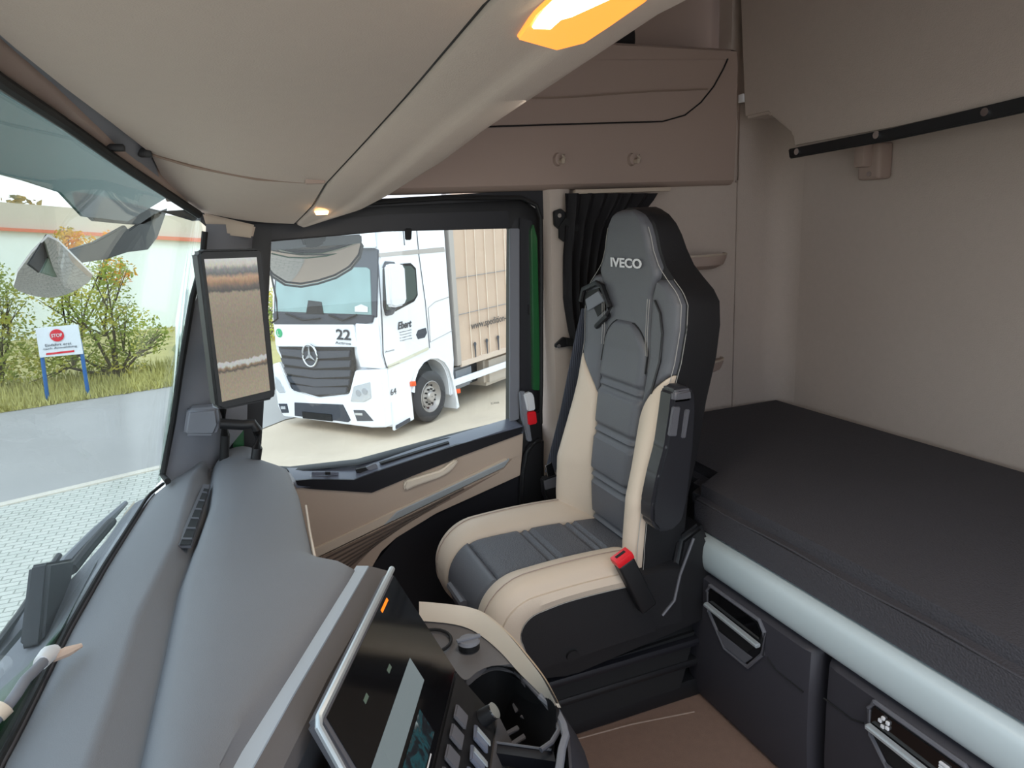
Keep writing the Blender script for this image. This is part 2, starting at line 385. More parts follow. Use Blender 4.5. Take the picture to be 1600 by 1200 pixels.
# cream bolsters
def inner(z): return interp([(.66, .092), (.9, .094), (1.05, .100), (1.15, .103), (1.20, .110)], z)[0]
def ctop(z):  # inner edge sweeps outward near the top of the cream part
    return inner(z)+(0 if z < 1.06 else (W(z)-.008-inner(z))*min(1, (z-1.06)/.112)**1.4)
patch('side_bolster', lambda z: -(W(z)-.004), lambda z: -ctop(z), .672, 1.172, m_cream, .012, .014)
patch('side_bolster', lambda z: ctop(z), lambda z: (W(z)-.004), .672, 1.172, m_cream, .012, .014)
# grey shoulder wings
def wtop(z): return max(W(z)-.006, .02)
def wi(z): return max(ovalw(z)+.004 if z < 1.265 else .0, .0)
def win(z):
    if z < 1.175: return ctop(z)+.003
    if z < 1.24: return interp([(1.175, .103), (1.24, .098)], z)[0]
    return interp([(1.24, .098), (1.33, .104), (1.372, .125)], z)[0]
def wlow(z):
    if z >= 1.175: return win(z)
    return .103
for sgn in (-1, 1):
    L = (lambda z: -wtop(z)) if sgn < 0 else wlow
    R = (lambda z: -wlow(z)) if sgn < 0 else wtop
    Lc = (lambda z: -(min(wtop(z), ctop(z)-.002) if z < 1.172 else wtop(z))) if sgn < 0 else (lambda z: wlow(z))
    Rc = (lambda z: -wlow(z)) if sgn < 0 else (lambda z: (min(wtop(z), ctop(z)-.002) if z < 1.172 else wtop(z)))
    patch('shoulder_panel', Lc, Rc, 1.055, 1.368, m_grey, .011, .012)
# headrest / upper spine panel
def hw(z):
    w = interp([(1.16, .103), (1.24, .097), (1.33, .102), (1.375, .124)], z)[0]
    return min(w, W(z)-.006) if z > 1.33 else w
hr = patch('headrest_panel', lambda z: -hw(z), hw, 1.165, 1.519, m_grey, .012, .012, nv=80, end0=False)
# stitches
for s in (-1, 1):
    for d in (.004, -.005):
        pts = [V((fx(s*(hw(z)+d), z)-.0075, YC+s*(hw(z)+d), z)) for z in [1.20+i*.006 for i in range(22)]]
        G().tube(pts, .0007, 5).make('stitching', m_stitch, seat)
    pts = [V((fx(s*(W(z)-.004), z)-.002, YC+s*(W(z)-.002), z)) for z in [.70+i*.01 for i in range(79)]]
    G().tube(pts, .0008, 5).make('stitching', m_stitch, seat)
pts = [V((fx(-(W(z)+.004), z)+.01, YC-(W(z)+.001), z)) for z in [.70+i*.01 for i in range(68)]]
G().tube(pts, .0007, 5).make('stitching', m_stitch, seat)
# fold of shoulder pad near side
for s in (-1,):
    pts = [V((fx(s*a, z)-.0055, YC+s*a, z)) for a, z in ((.125, 1.325), (.150, 1.30), (.165, 1.26), (.165, 1.2), (.158, 1.13))]
    G().tube(pts, .003, 6).make('seam', m_black, seat)
pts = [V((fx(s_*ovalw(z), z)-.004, YC+s_*(ovalw(z)+.002), z)) for s_, z in [(-1, 1.16+.0075*i) for i in range(15)]+[(1, 1.265-.0075*i) for i in range(15)]]
G().tube(pts, .0022, 6).make('seam', m_soft, seat)
# logo
lg = V((0, YC, 0)); a0, a1 = at(950, 410, X, .845).y-YC, at(998, 410, X, .845).y-YC; zl = at(975, 419, X, .845).z
text('lettering', 'IVECO', (0, 0, 0), (0, -1, 0), (0, 0, 1), .022, m_white, hr, width=abs(a1-a0), bold=.03, ext=.0008,
     surf=lambda a, b: V((fx(a0-a, zl+b)-.0075, YC+a0-a, zl+b-.012*0)))
# belt guide on far shoulder
gp = ppx([(907, 452), (935, 445), (950, 485), (940, 512), (926, 520), (914, 500)], X, .80)
guide = G().tube(ppx([(908, 470), (912, 452), (932, 442), (941, 447), (953, 480), (950, 492), (932, 510)], X, x0(1.3)-.012), .007, 8).make('belt_guide', m_blackp, seat)
G().prism(ppx([(912, 458), (935, 450), (945, 482), (930, 500), (915, 480)], X, x0(1.3)-.008), (.015, 0, 0)).make('guide_opening', m_soft, guide)
G().prism(ppx([(914, 468), (934, 455), (944, 470), (918, 486)], X, x0(1.3)-.012), (.006, 0, 0), .001).make('guide_roller', m_pillar, guide)
# belt webbing
yb = 1.70
Lp = [(909, 482), (900, 520), (889, 575), (876, 640), (861, 700), (851, 738)]
Rp = [(932, 482), (925, 525), (914, 575), (899, 640), (881, 700), (868, 738)]
yy = [1.665, 1.68, 1.70, 1.715, 1.72, 1.72]
bl = G().slab([[at(a[0], a[1], Y, y), at((a[0]+b[0])/2, (a[1]+b[1])/2, Y, y-.002), at(b[0], b[1], Y, y)] for a, b, y in zip(Lp, Rp, yy)], (.001, .003, 0)).make('seat_belt', m_web, seat)
G().prism(ppx([(852, 728), (862, 722), (868, 742), (856, 746)], Y, 1.715), (0, .004, 0), .001).make('belt_buckle', m_chrome, bl)
G().prism(ppx([(850, 750), (872, 742), (880, 790), (862, 798), (852, 775)], Y, 1.73), (0, .03, 0), .004).make('belt_reel', m_blackp, bl)
G().prism(ppx([(850, 752), (870, 745), (873, 760), (852, 766)], Y, 1.727), (0, .004, 0), .001).make('reel_cover', m_lockrim, bl)
# cushion: profile along s (x,z) going forward then rolling down
def prof(s):  # s=0 rear ... returns (x,z, nx,nz)
    xr = .872; L = .36; R = .085; zt = .742
    if s < L: return (xr-s, zt+.012*math.sin(s/L*math.pi*.8), 0, 1)
    a = (s-L)/R
    if a < 1.75: return (xr-L-R*math.sin(a), zt-R+R*math.cos(a)+.007, -math.sin(a), math.cos(a))
    a0 = 1.75; d = (a-a0)*R
    return (xr-L-R*math.sin(a0)+d*.25, zt-R+R*math.cos(a0)-d+.007, -1, 0)
def cb(a, s):   # bolster rise
    t = (abs(a)-.09)/.12
    if t <= 0: return 0
    return .028*math.sin(min(t, 1)*math.pi*.8)*(1 if s < .36 else max(.3, 1-(s-.36)*4))
def cpatch(name, aL, aR, s0, s1, m, th=.014, rr=.016, grooves=(), nu=16, nv=60, off=0, par=seat, arc=None):
    rows = []
    for j in range(nv+1):
        s = s0+(s1-s0)*j/nv; r = []
        for i in range(nu+1):
            u = .5-.5*math.cos(i/nu*math.pi); L, R = aL(s), aR(s); a = L+(R-L)*u
            e = max(0, min(a-L, R-a, s-s0, s1-s)); t = th*math.sqrt(max(0, 1-(1-min(e/rr, 1))**2))
            for gs in grooves:
                d = abs(s-gs)
                if d < .010: t -= .007*(1-(d/.01)**2)
            x, z, nx, nz = prof(s); h = cb(a, s)+t-.006+off
            ed = max(0, (abs(a)-.180)/.035)**2*.02
            r.append(V((x+nx*(h-ed), YC+a, z+nz*(h-ed))))
        rows.append(r)
    return G().slab(rows, (0, 0, -.012)).make(name, m, par)
cw = lambda s: .088+.014*min(1, s/.4)
cf = G()
rows = []
for k in range(26):
    s = k*.56/25; x, z, nx, nz = prof(s)
    rows.append([V((x-nx*.012*1, YC+a, z-nz*.012+cb(a, s)*.8*(nz if nz > 0 else 0)-max(0, (abs(a)-.180)/.035)**2*.02)) for a in [-.208+i*.416/16 for i in range(17)]])
lowr = []
for r in rows: lowr.append(r+[V((p.x, p.y*1, .60)) for p in r[::-1]])
cfm = cf.loft([[p if p.z > .595 else V((p.x, p.y, .595)) for p in r] for r in lowr]).make('cushion_core', m_black, seat)
cpatch('cushion_centre', lambda s: -cw(s), cw, .05, .40, m_perf, .014, .014, (.13, .15, .245, .265), nv=110)
cpatch('cushion_nose', lambda s: -cw(s)-.004, lambda s: cw(s)+.004, .395, .545, m_grey, .017, .016)
for s_ in (-1, 1):
    if s_ < 0: cpatch('cushion_bolster', lambda s: -.213, lambda s: -cw(s)-.002, .11, .548, m_cream, .012, .014)
    else: cpatch('cushion_bolster', lambda s: cw(s)+.002, lambda s: .213, .03, .548, m_cream, .012, .014)
    pts = []
    for k in range(30):
        s = .06+k*.016; x, z, nx, nz = prof(s); a = s_*.165; h = cb(a, s)+.0075
        pts.append(V((x+nx*h, YC+a, z+nz*h)))
    G().tube(pts, .0010, 5).make('stitching', m_cream if 0 else m_taupe, seat)
# near flank of the cushion: cream border then black
nf = YC-.213
def flank(yside, out):
    top = []
    for k in range(30):
        s = .12+k*.0148; x, z, nx, nz = prof(s); h = cb(.21, s)-.012
        top.append((x+nx*h, z+nz*h))
    inn = []
    for k in range(30):
        s = .12+k*.0148; x, z, nx, nz = prof(s); h = cb(.21, s)-.040-.02*max(0, (s-.3))/.24
        inn.append((x+nx*h, z+nz*h))
    G().slab([[V((a[0], yside-out*.002, a[1])), V(((a[0]+b[0])/2, yside-out*.010, (a[1]+b[1])/2)), V((b[0], yside-out*.006, b[1]))] for a, b in zip(top, inn)], (0, out*.03, 0)).make('cushion_border', m_cream, seat)
    poly = [V((p[0], yside-out*.003, p[1])) for p in inn]+[V((.46, yside-out*.003, .585)), V((.80, yside-out*.003, .60))]
    G().prism(poly, (0, out*.02, 0)).make('cushion_flank', m_black, seat)
    G().tube([V((p[0], yside-out*.008, p[1])) for p in inn], .0008, 5).make('stitching', m_stitch, seat)
flank(nf, 1); flank(YC+.213, -1)
# base shell, suspension and plinth
pb = G().prism([(.44, YC-.206, .60), (.47, YC-.206, .56), (.60, YC-.206, .535), (.95, YC-.206, .58), (.965, YC-.206, .74), (.93, YC-.206, .83), (.87, YC-.206, .80), (.845, YC-.206, .68), (.80, YC-.206, .61)], (0, .412, 0), .012, 3)
pb.make('seat_shell', m_blackp, seat)
G().tube([(.82, YC-.209, .63), (.85, YC-.211, .66), (.865, YC-.211, .72), (.90, YC-.211, .80)], .0035, 6).make('shell_edge', m_lockrim, seat)
G().prism([(.50, YC-.18, .545), (.56, YC-.18, FZ+.03), (.90, YC-.18, FZ+.03), (.95, YC-.18, .56)], (0, .36, 0), .015, 3).make('bellows', m_soft, seat)
G().box((.46, YC-.195, .515), (.96, YC+.195, .535), .008).make('height_frame', m_sillface, seat)
G().box((.56, YC-.17, FZ), (.97, YC+.21, FZ+.05), .01).make('plinth', m_blackp, seat)
G().box((.56, YC-.185, .455), (.94, YC+.185, .475), .008).make('bellows_fold', m_blackp, seat)
c = at(892, 1021, Y, YC-.21); G().disc(c, Y, .012, (0, -.012, 0), 16, sx=1.2).make('lever_knob', m_blackp, seat)
# front adjusting bar
c1, c2 = at(704, 915, Y, 1.52), at(725, 945, Y, 1.40)
G().tube([c1, c2], .010, 8).make('adjustment_bar', m_lockrim, seat)
# red belt buckle near rear
b0 = at(972, 872, Y, 1.215); mx = Matrix.Translation(b0) @ Matrix.Rotation(math.radians(-25), 4, 'Y')
bk = G().box((-.020, -.016, -.14), (.020, .012, -.004), .006, 3, mx).make('buckle_housing', m_blackp, seat)
G().box((-.021, -.017, -.006), (.021, .013, .010), .003, 2, mx).make('buckle_button', m_red, bk)
G().box((-.012, -.004, .0085), (.012, .004, .0108), 0, 2, mx).make('buckle_slot', m_soft, bk)
# armrest folded up beside the backrest
ya = 1.19
arm = ppx([(1052, 612), (1060, 606), (1080, 604), (1087, 612), (1089, 640), (1085, 700), (1076, 780), (1068, 815), (1050, 832), (1030, 832), (1019, 818), (1019, 790), (1028, 745), (1040, 700), (1048, 645)], Y, ya)
ag = G().prism([V((p.x, ya, p.z)) for p in arm], (0, .05, 0), .014, 4)
ar = ag.make('armrest', mat('armrest black plastic', (38, 38, 43), .36), seat)
gr = ppx([(1053, 636), (1064, 636), (1058, 682), (1046, 682)], Y, ya-.003); G().prism(gr, (0, .01, 0), .002).make('armrest_grip', m_lockrim, ar)
gr = ppx([(1071, 640), (1079, 640), (1072, 685), (1065, 685)], Y, ya-.003); G().prism(gr, (0, .01, 0), .002).make('armrest_grip', m_lockrim, ar)
gr = ppx([(1055, 612), (1083, 607), (1084, 626), (1054, 630)], Y, ya-.006); G().prism(gr, (0, .02, 0), .006, 3).make('armrest_cap', m_lockrim, ar)
# ------------------------------------------------------------------ curtain + ties
rows = []
for j in range(31):
    t = j/30; py = 302+t*330
    xl = interp([(302, 884), (340, 886), (400, 883), (470, 884), (520, 892), (560, 905), (632, 915)], py)[0]
    xr = interp([(302, 1026), (318, 1016), (350, 985), (420, 965), (632, 950)], py)[0]
    r = []
    for i in range(49):
        u = i/48; p = at(xl+(xr-xl)*u, py, Y, 1.835)
        r.append(V((p.x, 1.835+.014*math.sin(u*42+t*3)*(.4+.6*min(1, t*2+.3)), p.z)))
    rows.append(r)
cu = G().slab(rows, (0, .004, 0)).make('curtain', m_curtain); setp(cu, 'gathered black curtain hanging from the rail behind the seat headrest', 'curtain')
for (poly, sc, lab, tail) in (([(863, 330), (874, 326), (884, 334), (886, 352), (876, 362), (864, 352)], (871, 337), 'upper black curtain tie clip on the beige pillar left of the headrest', [(882, 340), (905, 352), (912, 360), (900, 362), (882, 352), (880, 378), (872, 372), (872, 356)]),
                             ([(865, 538), (878, 526), (890, 528), (890, 540), (876, 542), (866, 543)], (870, 540), 'lower black curtain tie clip on the beige pillar beside the seat belt', [(884, 528), (900, 530), (906, 542), (886, 540)])):
    c = at(sc[0], sc[1], Y, 1.86); t = empty('curtain_tie', c, lab, 'curtain tie', 'curtain ties on the pillar')
    G().prism(ppx(poly, Y, 1.862), (0, -.012, 0), .002).make('tie_plate', m_blackp, t)
    G().prism(ppx(tail, Y, 1.845), (0, -.006, 0), .001).make('tie_strap', m_soft, t)
    G().disc(V((c.x, 1.849, c.z)), Y, .006, (0, -.003, 0), 12).make('screw', m_chrome, t)
# ------------------------------------------------------------------ DOOR (passenger)
door = empty('door_1', (.35, 1.92, FZ), None, None); setp(door, kind='structure')
YD = 1.90
# window frame ring: outer -> inner
inn = ppx([(425, 376), (600, 362), (797, 357), (797, 500), (796, 660), (700, 684), (560, 722), (455, 734), (405, 730), (412, 640), (416, 500), (418, 385)], Y, YD)
out_ = ppx([(300, 335), (600, 316), (815, 310), (842, 330), (846, 430), (848, 662), (700, 689), (560, 727), (455, 737), (355, 745), (352, 640), (350, 500), (340, 370)], Y, YD)
# ring built as quads between matched loops
inn2 = ppx([(420, 378), (600, 362), (797, 357), (797.5, 359), (797, 430), (796, 660), (700, 684), (560, 722), (455, 734), (405, 732), (410, 640), (415, 500), (418, 385)], Y, YD)
rows = [[p for p in out_]+[out_[0]], [(p*.5+q*.5)+V((0, -.012, 0)) for p, q in zip(out_, inn2)]+[(out_[0]+inn2[0])*.5+V((0, -.012, 0))], [p+V((0, -.004, 0)) for p in inn2]+[inn2[0]+V((0, -.004, 0))], [p+V((0, .03, 0)) for p in inn2]+[inn2[0]+V((0, .03, 0))]]
G().grid(rows).make('window_frame', m_blackp, door)
# inner top blind cassette
G().prism(ppx([(415, 352), (600, 335), (795, 329), (796, 356), (600, 361), (420, 375)], Y, YD-.02), (0, .02, 0), .003).make('blind_cassette', m_sillface, door)
G().prism(ppx([(633, 357), (644, 357), (643, 375), (634, 375)], Y, YD-.022), (0, .01, 0), .002).make('blind_tab', m_soft, door)
G().prism(ppx([(797, 357), (812, 357), (812, 655), (797, 660)], Y, YD-.02), (0, .01, 0), .002).make('guide_channel', m_pillar, door)
G().prism(ppx([(812, 340), (832, 345), (835, 650), (812, 656)], Y, YD-.016), (0, .01, 0), .002).make('frame_panel', m_sillface, door)
G().prism(ppx([(825, 475), (833, 475), (833, 492), (825, 492)], Y, YD-.018), (0, .008, 0), .002).make('striker', m_blackp, door)
# pane
pane = G().prism([p+V((0, .045, 0)) for p in ppx([(400, 362), (800, 350), (800, 670), (700, 695), (560, 735), (455, 748), (396, 745)], Y, YD)], (0, .004, 0)).make('window_2', glass('side glass', (.84, .87, .85), .8)); setp(pane, kind='structure')
# sticker text on the pane
c = at(767, 632, Y, YD+.042)
text('pane_text', 'SCANIA', c, (1, 0, .0), (0, 0, 1), .006, m_soft, pane, width=.026, ext=.0004)
bpy.data.objects['pane_text'].name = 'printed_mark'
# sill ledge
Lout = [(448, 731), (470, 731), (553, 727), (625, 703), (700, 682), (797, 653), (820, 660)]
Lin = [(462, 751), (485, 749), (553, 750), (594, 735), (700, 700), (812, 664), (817, 667)]
Yi = 1.835
rows = [[at(a[0], a[1], Y, YD+.01), at(a[0]*.55+b[0]*.45, a[1]*.55+b[1]*.45, Y, (YD+Yi)/2+.005), at(b[0], b[1], Y, Yi+.003)] for a, b in zip(Lout, Lin)]
def resample(rows, n):
    out = []
    for k in range(n+1):
        t = k/n*(len(rows)-1); i = min(int(t), len(rows)-2); f = t-i
        out.append([a.lerp(b, f) for a, b in zip(rows[i], rows[i+1])])
    return out
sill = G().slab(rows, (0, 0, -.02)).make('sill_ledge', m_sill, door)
Fb = [(466, 761), (485, 764), (581, 770), (644, 744), (700, 722), (712, 716), (817, 677)]
Ft = [(462, 751), (485, 749), (553, 750), (594, 735), (700, 700), (712, 696), (817, 667)]
rows = [[at(a[0], a[1], Y, Yi), at(b[0], b[1], Y, Yi+.004)] for a, b in zip(Ft, Fb)]
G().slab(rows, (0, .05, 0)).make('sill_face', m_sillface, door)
# pocket slot & switch
G().prism([at(a, b, Y, 1.87) for a, b in ((592, 722), (700, 689), (700, 692), (694, 699), (610, 727), (604, 732))], (0, -.012, -.001), .0).make('sill_slot', m_soft, sill)
G().prism([at(a, b, Y, 1.868) for a, b in ((555, 732), (582, 726), (590, 731), (575, 737), (556, 737))], (0, -.01, 0)).make('sill_slot', m_soft, sill)
G().prism([at(a, b, Y, 1.866) for a, b in ((570, 729), (586, 722), (590, 730), (578, 735))], (0, -.012, 0), .002).make('pull_button', m_pillar, sill)
G().prism([at(a, b, Y, 1.862) for a, b in ((487, 737), (529, 737), (529, 742), (487, 742))], (0, -.004, 0), .001).make('window_switch', m_sill, sill)
G().prism([at(a, b, Y, 1.857) for a, b in ((508, 737), (516, 737), (516, 741), (508, 741))], (0, -.004, 0)).make('switch_light', m_soft, sill)
# beige upper door card
card = ppx([(440, 760), (581, 766), (644, 742), (712, 713), (818, 674), (816, 712), (790, 720), (494, 860), (440, 870)], Y, Yi+.012)
up_ = G().prism(card, (0, .03, 0), .002).make('door_card', m_doorc, door)
strip = ppx([(480, 862), (494, 856), (790, 716), (796, 720), (786, 731), (494, 872), (480, 880)], Y, Yi+.006)
G().prism(strip, (0, .02, 0), .002).make('beige_strip', m_cream, door)
strip = ppx([(620, 800), (797, 717), (788, 730), (600, 821)], Y, Yi+.003)
G().prism(strip, (0, .02, 0), .0015).make('silver_strip', m_silver, door)
low = ppx([(480, 884), (494, 874), (786, 732), (800, 715), (816, 710), (813, 743), (681, 803), (619, 841), (596, 862), (584, 882), (560, 930), (440, 930)], Y, Yi+.014)
G().prism(low, (0, .03, 0), .002).make('lower_card', m_doorc, door)
gl = G()
for k in range(6):
    o_ = 6+k*7
    a = [at(494+k*3, 874+o_, Y, Yi+.011), at(725-k*22, 764+k*13, Y, Yi+.011)]
    gl.tube(a, .0022, 6)
gl.make('ribbing', mat('dark rib', (84, 70, 62), .6), door)
zone = ppx([(488, 880), (494, 875), (780, 738), (720, 772), (600, 838), (560, 880), (540, 905), (488, 905)], Y, Yi+.0125)
G().prism(zone, (0, .02, 0)).make('ribbed_insert', m_ribbed, door)
# pull grab, cream
ga = ppx([(631, 762), (634, 752), (690, 735), (712, 718), (718, 720), (706, 736), (690, 746), (650, 760), (634, 768)], Y, Yi-.006)
G().prism(ga, (0, .03, 0), .005, 3).make('pull_handle', m_creamp, door)
sh = ppx([(600, 766), (640, 748), (628, 758), (632, 768), (612, 778)], Y, Yi+.01)
# black lower door and far dark area
lowb = ppx([(560, 940), (584, 882), (619, 841), (681, 803), (813, 743), (825, 745), (860, 1100), (500, 1100)], Y, Yi+.03)
lbp = [V((p.x, Yi+.03, max(p.z, FZ+.003))) for p in lowb]
G().prism(lbp, (0, .05, 0)).make('lower_door', m_sillface, door)
# latch pillar black
lt = ppx([(812, 655), (846, 640), (850, 700), (852, 830), (812, 830)], Y, 1.862)
G().prism(lt, (0, .04, 0), .006, 3).make('latch_panel', m_blackp, door)
bc = G().prism(ppx([(812, 820), (815, 740), (822, 705), (835, 690), (852, 685), (850, 820)], Y, 1.84), (0, .03, 0), .01, 3).make('pillar_cover', m_blackp, door)
# emergency red latch
lc = at(828, 640, Y, 1.85); lt = empty('belt_anchor', lc, 'small white and red release button on the door pillar left of the seat', 'button')
lt.name = 'release_button'
G().prism(ppx([(819, 616), (831, 613), (835, 620), (837, 641), (825, 643)], Y, 1.84), (0, .02, 0), .003).make('white_cap', m_white, lt)
G().prism(ppx([(825, 645), (838, 643), (840, 662), (827, 665)], Y, 1.838), (0, .022, 0), .003).make('red_button', m_red, lt)
G().prism(ppx([(814, 613), (822, 612), (826, 650), (832, 690), (824, 690), (816, 650)], Y, 1.848), (0, .02, 0), .003).make('button_bezel', m_pillar, lt)
# green body strip by door seal
gs = G().prism(ppx([(834, 350), (840, 372), (845, 610), (834, 610), (830, 360)], Y, 1.868), (0, .02, 0), .002).make('trim_2', m_green); setp(gs, kind='structure')
sl = G().tube(ppx([(842, 740), (846, 600), (846, 400), (845, 340), (838, 320), (815, 309), (700, 309), (500, 322)], Y, 1.868), .006, 8).make('trim_3', m_soft); setp(sl, kind='structure')
# header filler above door
setp(G().prism(ppx([(250, 330), (845, 296), (872, 296), (872, 330), (850, 345), (842, 325), (815, 312), (600, 322), (300, 345)], Y, 1.889), (0, .04, 0)).make('trim_4', m_sillface), kind='structure')
# ------------------------------------------------------------------ WINDSHIELD + header
def L3(tab, ax=Y):  # (px,py,Y)->(Y,X,z)
    return [(y, *(lambda p: (p.x, p.z))(at(a, b, Y, y))) for a, b, y in tab]
GT = L3([(308, 332, 1.78), (262, 302, 1.65), (192, 256, 1.45), (100, 190, 1.25), (0, 124, 1.0)])
B2 = L3([(306, 326, 1.785), (280, 312, 1.70), (250, 289, 1.60), (176, 233, 1.40), (90, 152, 1.14), (0, 76, .92)])
B3 = L3([(316, 332, 1.80), (262, 296, 1.68), (236, 240, 1.50), (172, 190, 1.30), (100, 136, 1.10), (0, 56, .85)])
GR = L3([(462, 351, 1.80), (488, 326, 1.70), (510, 290, 1.50), (572, 224, 1.30), (640, 150, 1.08), (770, 0, .68)])
LO = L3([(480, 353, 1.80), (610, 298, 1.65), (700, 245, 1.40), (760, 200, 1.20), (850, 140, 1.0), (1060, 0, .70)])
def dashline(tab, z): return [(p.y, p.x, p.z) for p in (at(a, b, Z, z) for a, b in tab)]
D0 = dashline([(321, 717), (264, 751), (234, 775), (165, 884), (108, 983), (60, 1080), (26, 1148), (0, 1195)], .955)
D1 = dashline([(318, 728), (303, 745), (277, 840), (217, 962), (191, 1048), (139, 1200)], .985)
D2 = dashline([(345, 716), (330, 735), (321, 806), (277, 927), (256, 1027), (217, 1200)], .962)
D3 = dashline([(403, 719), (451, 732), (466, 767), (490, 868), (559, 881), (553, 892), (360, 1200)], .975)
# windshield
ys = [1.78, 1.72, 1.66, 1.58, 1.5, 1.4, 1.3, 1.2, 1.1, 1.0, .9, .8, .6, .4, .2, 0, -.2, -.34]
rows = []
cb_ = at(252, 750, Z, .955)
for y in ys:
    top = interp(GT, y); T = V((top[0], y, top[1])); b = interp(D0, y)
    B = V((b[0]-.012, y, .95))
    if y > 1.6: k = (y-1.6)/.18; b16 = interp(D0, 1.6); B = V((b16[0]-.012+(cb_.x-b16[0]+.012)*k, 1.6+(cb_.y-1.6)*k, .955))
    rows.append([T.lerp(B, t)+V((-.035*math.sin(t*math.pi)*(1 if y < 1.7 else .3), 0, 0)) for t in [i/10 for i in range(11)]])
edge = [at(a, b, Y, y) for a, b, y in ((250, 754, 1.725), (263, 700, 1.735), (271, 655, 1.745), (279, 605, 1.75), (286, 560, 1.755), (293, 512, 1.757), (301, 465, 1.76), (308, 437, 1.762), (316, 408, 1.765), (319, 370, 1.77), (312, 334, 1.785))]
rows.insert(0, edge)
ws = G().slab(rows, (-.005, 0, 0)).make('window_1', glass('windshield glass', (.84, .88, .86), .9)); setp(ws, kind='structure')
# black frit / seal
def along(tab, y, dx=0, dz=0): a = interp(tab, y); return V((a[0]+dx, y, a[1]+dz))
sy = [1.78-.06*i for i in range(36)]
g = G().tube([along(GT, y, .002, -.004) for y in sy], .009, 8)
setp(g.make('trim_5', m_soft), kind='structure')
setp(G().tube([p for p in [at(320, 362, Y, 1.77), at(316, 410, Y, 1.765), at(301, 465, Y, 1.76), at(285, 560, Y, 1.755), at(270, 660, Y, 1.745), at(254, 742, Y, 1.73), at(262, 752, Y, 1.66)]], .007, 8).make('trim_6', m_soft), kind='structure')
# header strips + overhead console
stat = [1.80, 1.74, 1.68, 1.60, 1.50, 1.40, 1.30, 1.20, 1.10, 1.0, .9, .8, .7, .5, .3, .1, -.1, -.34]
hd = G().slab([[along(GT, y, -.004, .004), along(B2, y, 0, .002), along(B2, y, 0.004, .008)] for y in stat if y < 1.79], (.0, 0, .02)).make('header_strip', m_taupe)
oc = empty('overhead_console', (.1, .8, 1.6), 'beige overhead storage console above the windshield and dash, with rounded rear lip', 'console')
hd.parent = oc; hd.location -= oc.location
G().slab([[along(B2, y, .002, .008), along(B3, y, -.004, .010)] for y in stat if y < 1.79], (0, 0, .02)).make('sun_blind_slot', m_pillar, oc)
rows = []
for y in stat:
    a, b = along(B3, y), along(GR, y, -.004, .002); r = []
    for i in range(13):
        t = i/12; p = a.lerp(b, t); p.z -= .012*math.sin(t*math.pi)*(1 if y < 1.65 else .5)
        if i == 0: r.append(p+V((-.004, 0, .02)))
        r.append(p)
    r.append(r[-1]+V((.004, 0, .02)))
    rows.append(r)
G().slab(rows, (0, 0, .02)).make('console_underside', m_headliner, oc)
def lipd(t):
    k = max(0, min(1, (t-.38)/.14)); return .016*math.sin(t*math.pi)**.8+.009*k*k*(3-2*k)*min(1, (1-t)/.2)
rows = []
for y in stat:
    a, b = along(GR, y, .004, .0), along(LO, y); w = (b-a); r = [a+V((-.006, 0, .02)), a]
    for i in range(1, 24):
        t = i/24; p = a.lerp(b, t); p.z -= lipd(t)*min(1, w.length/.12); r.append(p)
    r += [b, b+V((.006, 0, .010)), b+V((.002, 0, .03)), V((b.x-.02, y, b.z+.12)), V((b.x-.04, y, max(b.z+.2, 1.95)))]
    rows.append(r)
G().slab(rows, (-.01, 0, .012)).make('rear_lip', m_headliner, oc)
setp(G().slab([[along(LO, y, -.03, .2), V((interp(LO, y)[0]-.06, y, 2.4))] for y in (1.8, 1.0, .7, .3, -.34)], (-.01, 0, 0)).make('wall_console', m_taupe), kind='structure')
# groove shadow gap line between underside and lip
G().tube([along(GR, y, 0, .008) for y in stat], .004, 6).make('gap_line', m_soft, oc)
seam = [at(a, b, Y, 1.50) for a, b in ((236, 241), (300, 252), (400, 268), (470, 276), (508, 284))]
G().tube([p+V((0, 0, -.0135*math.sin((i/4)*math.pi)-.0)) for i, p in enumerate(seam)], .0035, 6).make('gap_line', m_ribbed, oc)
hg = at(492, 281, Y, 1.49); G().box(hg-V((.02, .012, .008)), hg+V((.018, .012, .012)), .004).make('hinge', m_taupe, oc)
hg = at(180, 232, Y, 1.39); G().box(hg-V((.012, .012, .004)), hg+V((.014, .012, .006)), .002).make('blind_clip', m_blackp, oc)
hg = at(226, 240, Y, 1.49); G().box(hg-V((.01, .018, .006)), hg+V((.012, .012, .008)), .003).make('blind_clip', m_blackp, oc)
# ceiling lamp in lip
def lipz(x, y):
    a, b = along(GR, y, .004, 0), along(LO, y); t = max(0, min(1, (x-a.x)/(b.x-a.x))); return a.lerp(b, t).z-lipd(t)
lampm = mat('lamp glow', (255, 250, 235), .5, emit=(255, 236, 190), estr=9)
ambm = mat('amber lamp lens', (255, 150, 60), .4, emit=(255, 150, 60), estr=1.0)
ol = [(808, 70), (835, 40), (880, 2), (930, -45), (1075, -45), (1010, 6), (955, 45), (915, 66), (870, 76)]
il = [(832, 60), (850, 40), (888, 4), (940, -40), (1040, -40), (985, 2), (935, 35), (900, 48), (862, 60)]
oP = [at(a, b, Z, 1.684) for a, b in ol]; iP = [at(a, b, Z, 1.680) for a, b in il]
la = empty('ceiling_lamp', oP[0]+V((.05, -.1, 0)), 'lit amber and white ceiling lamp in the rear lip of the overhead console', 'lamp')
G().prism([V((p.x, p.y, lipz(p.x, p.y)-.004)) for p in oP], (0, 0, .012), .002).make('amber_lens', ambm, la)
G().prism([V((p.x, p.y, lipz(p.x, p.y)-.007)) for p in iP], (0, 0, .006), .001).make('bright_bulb_cover', lampm, la)
c = at(503, 334, Y, 1.70)
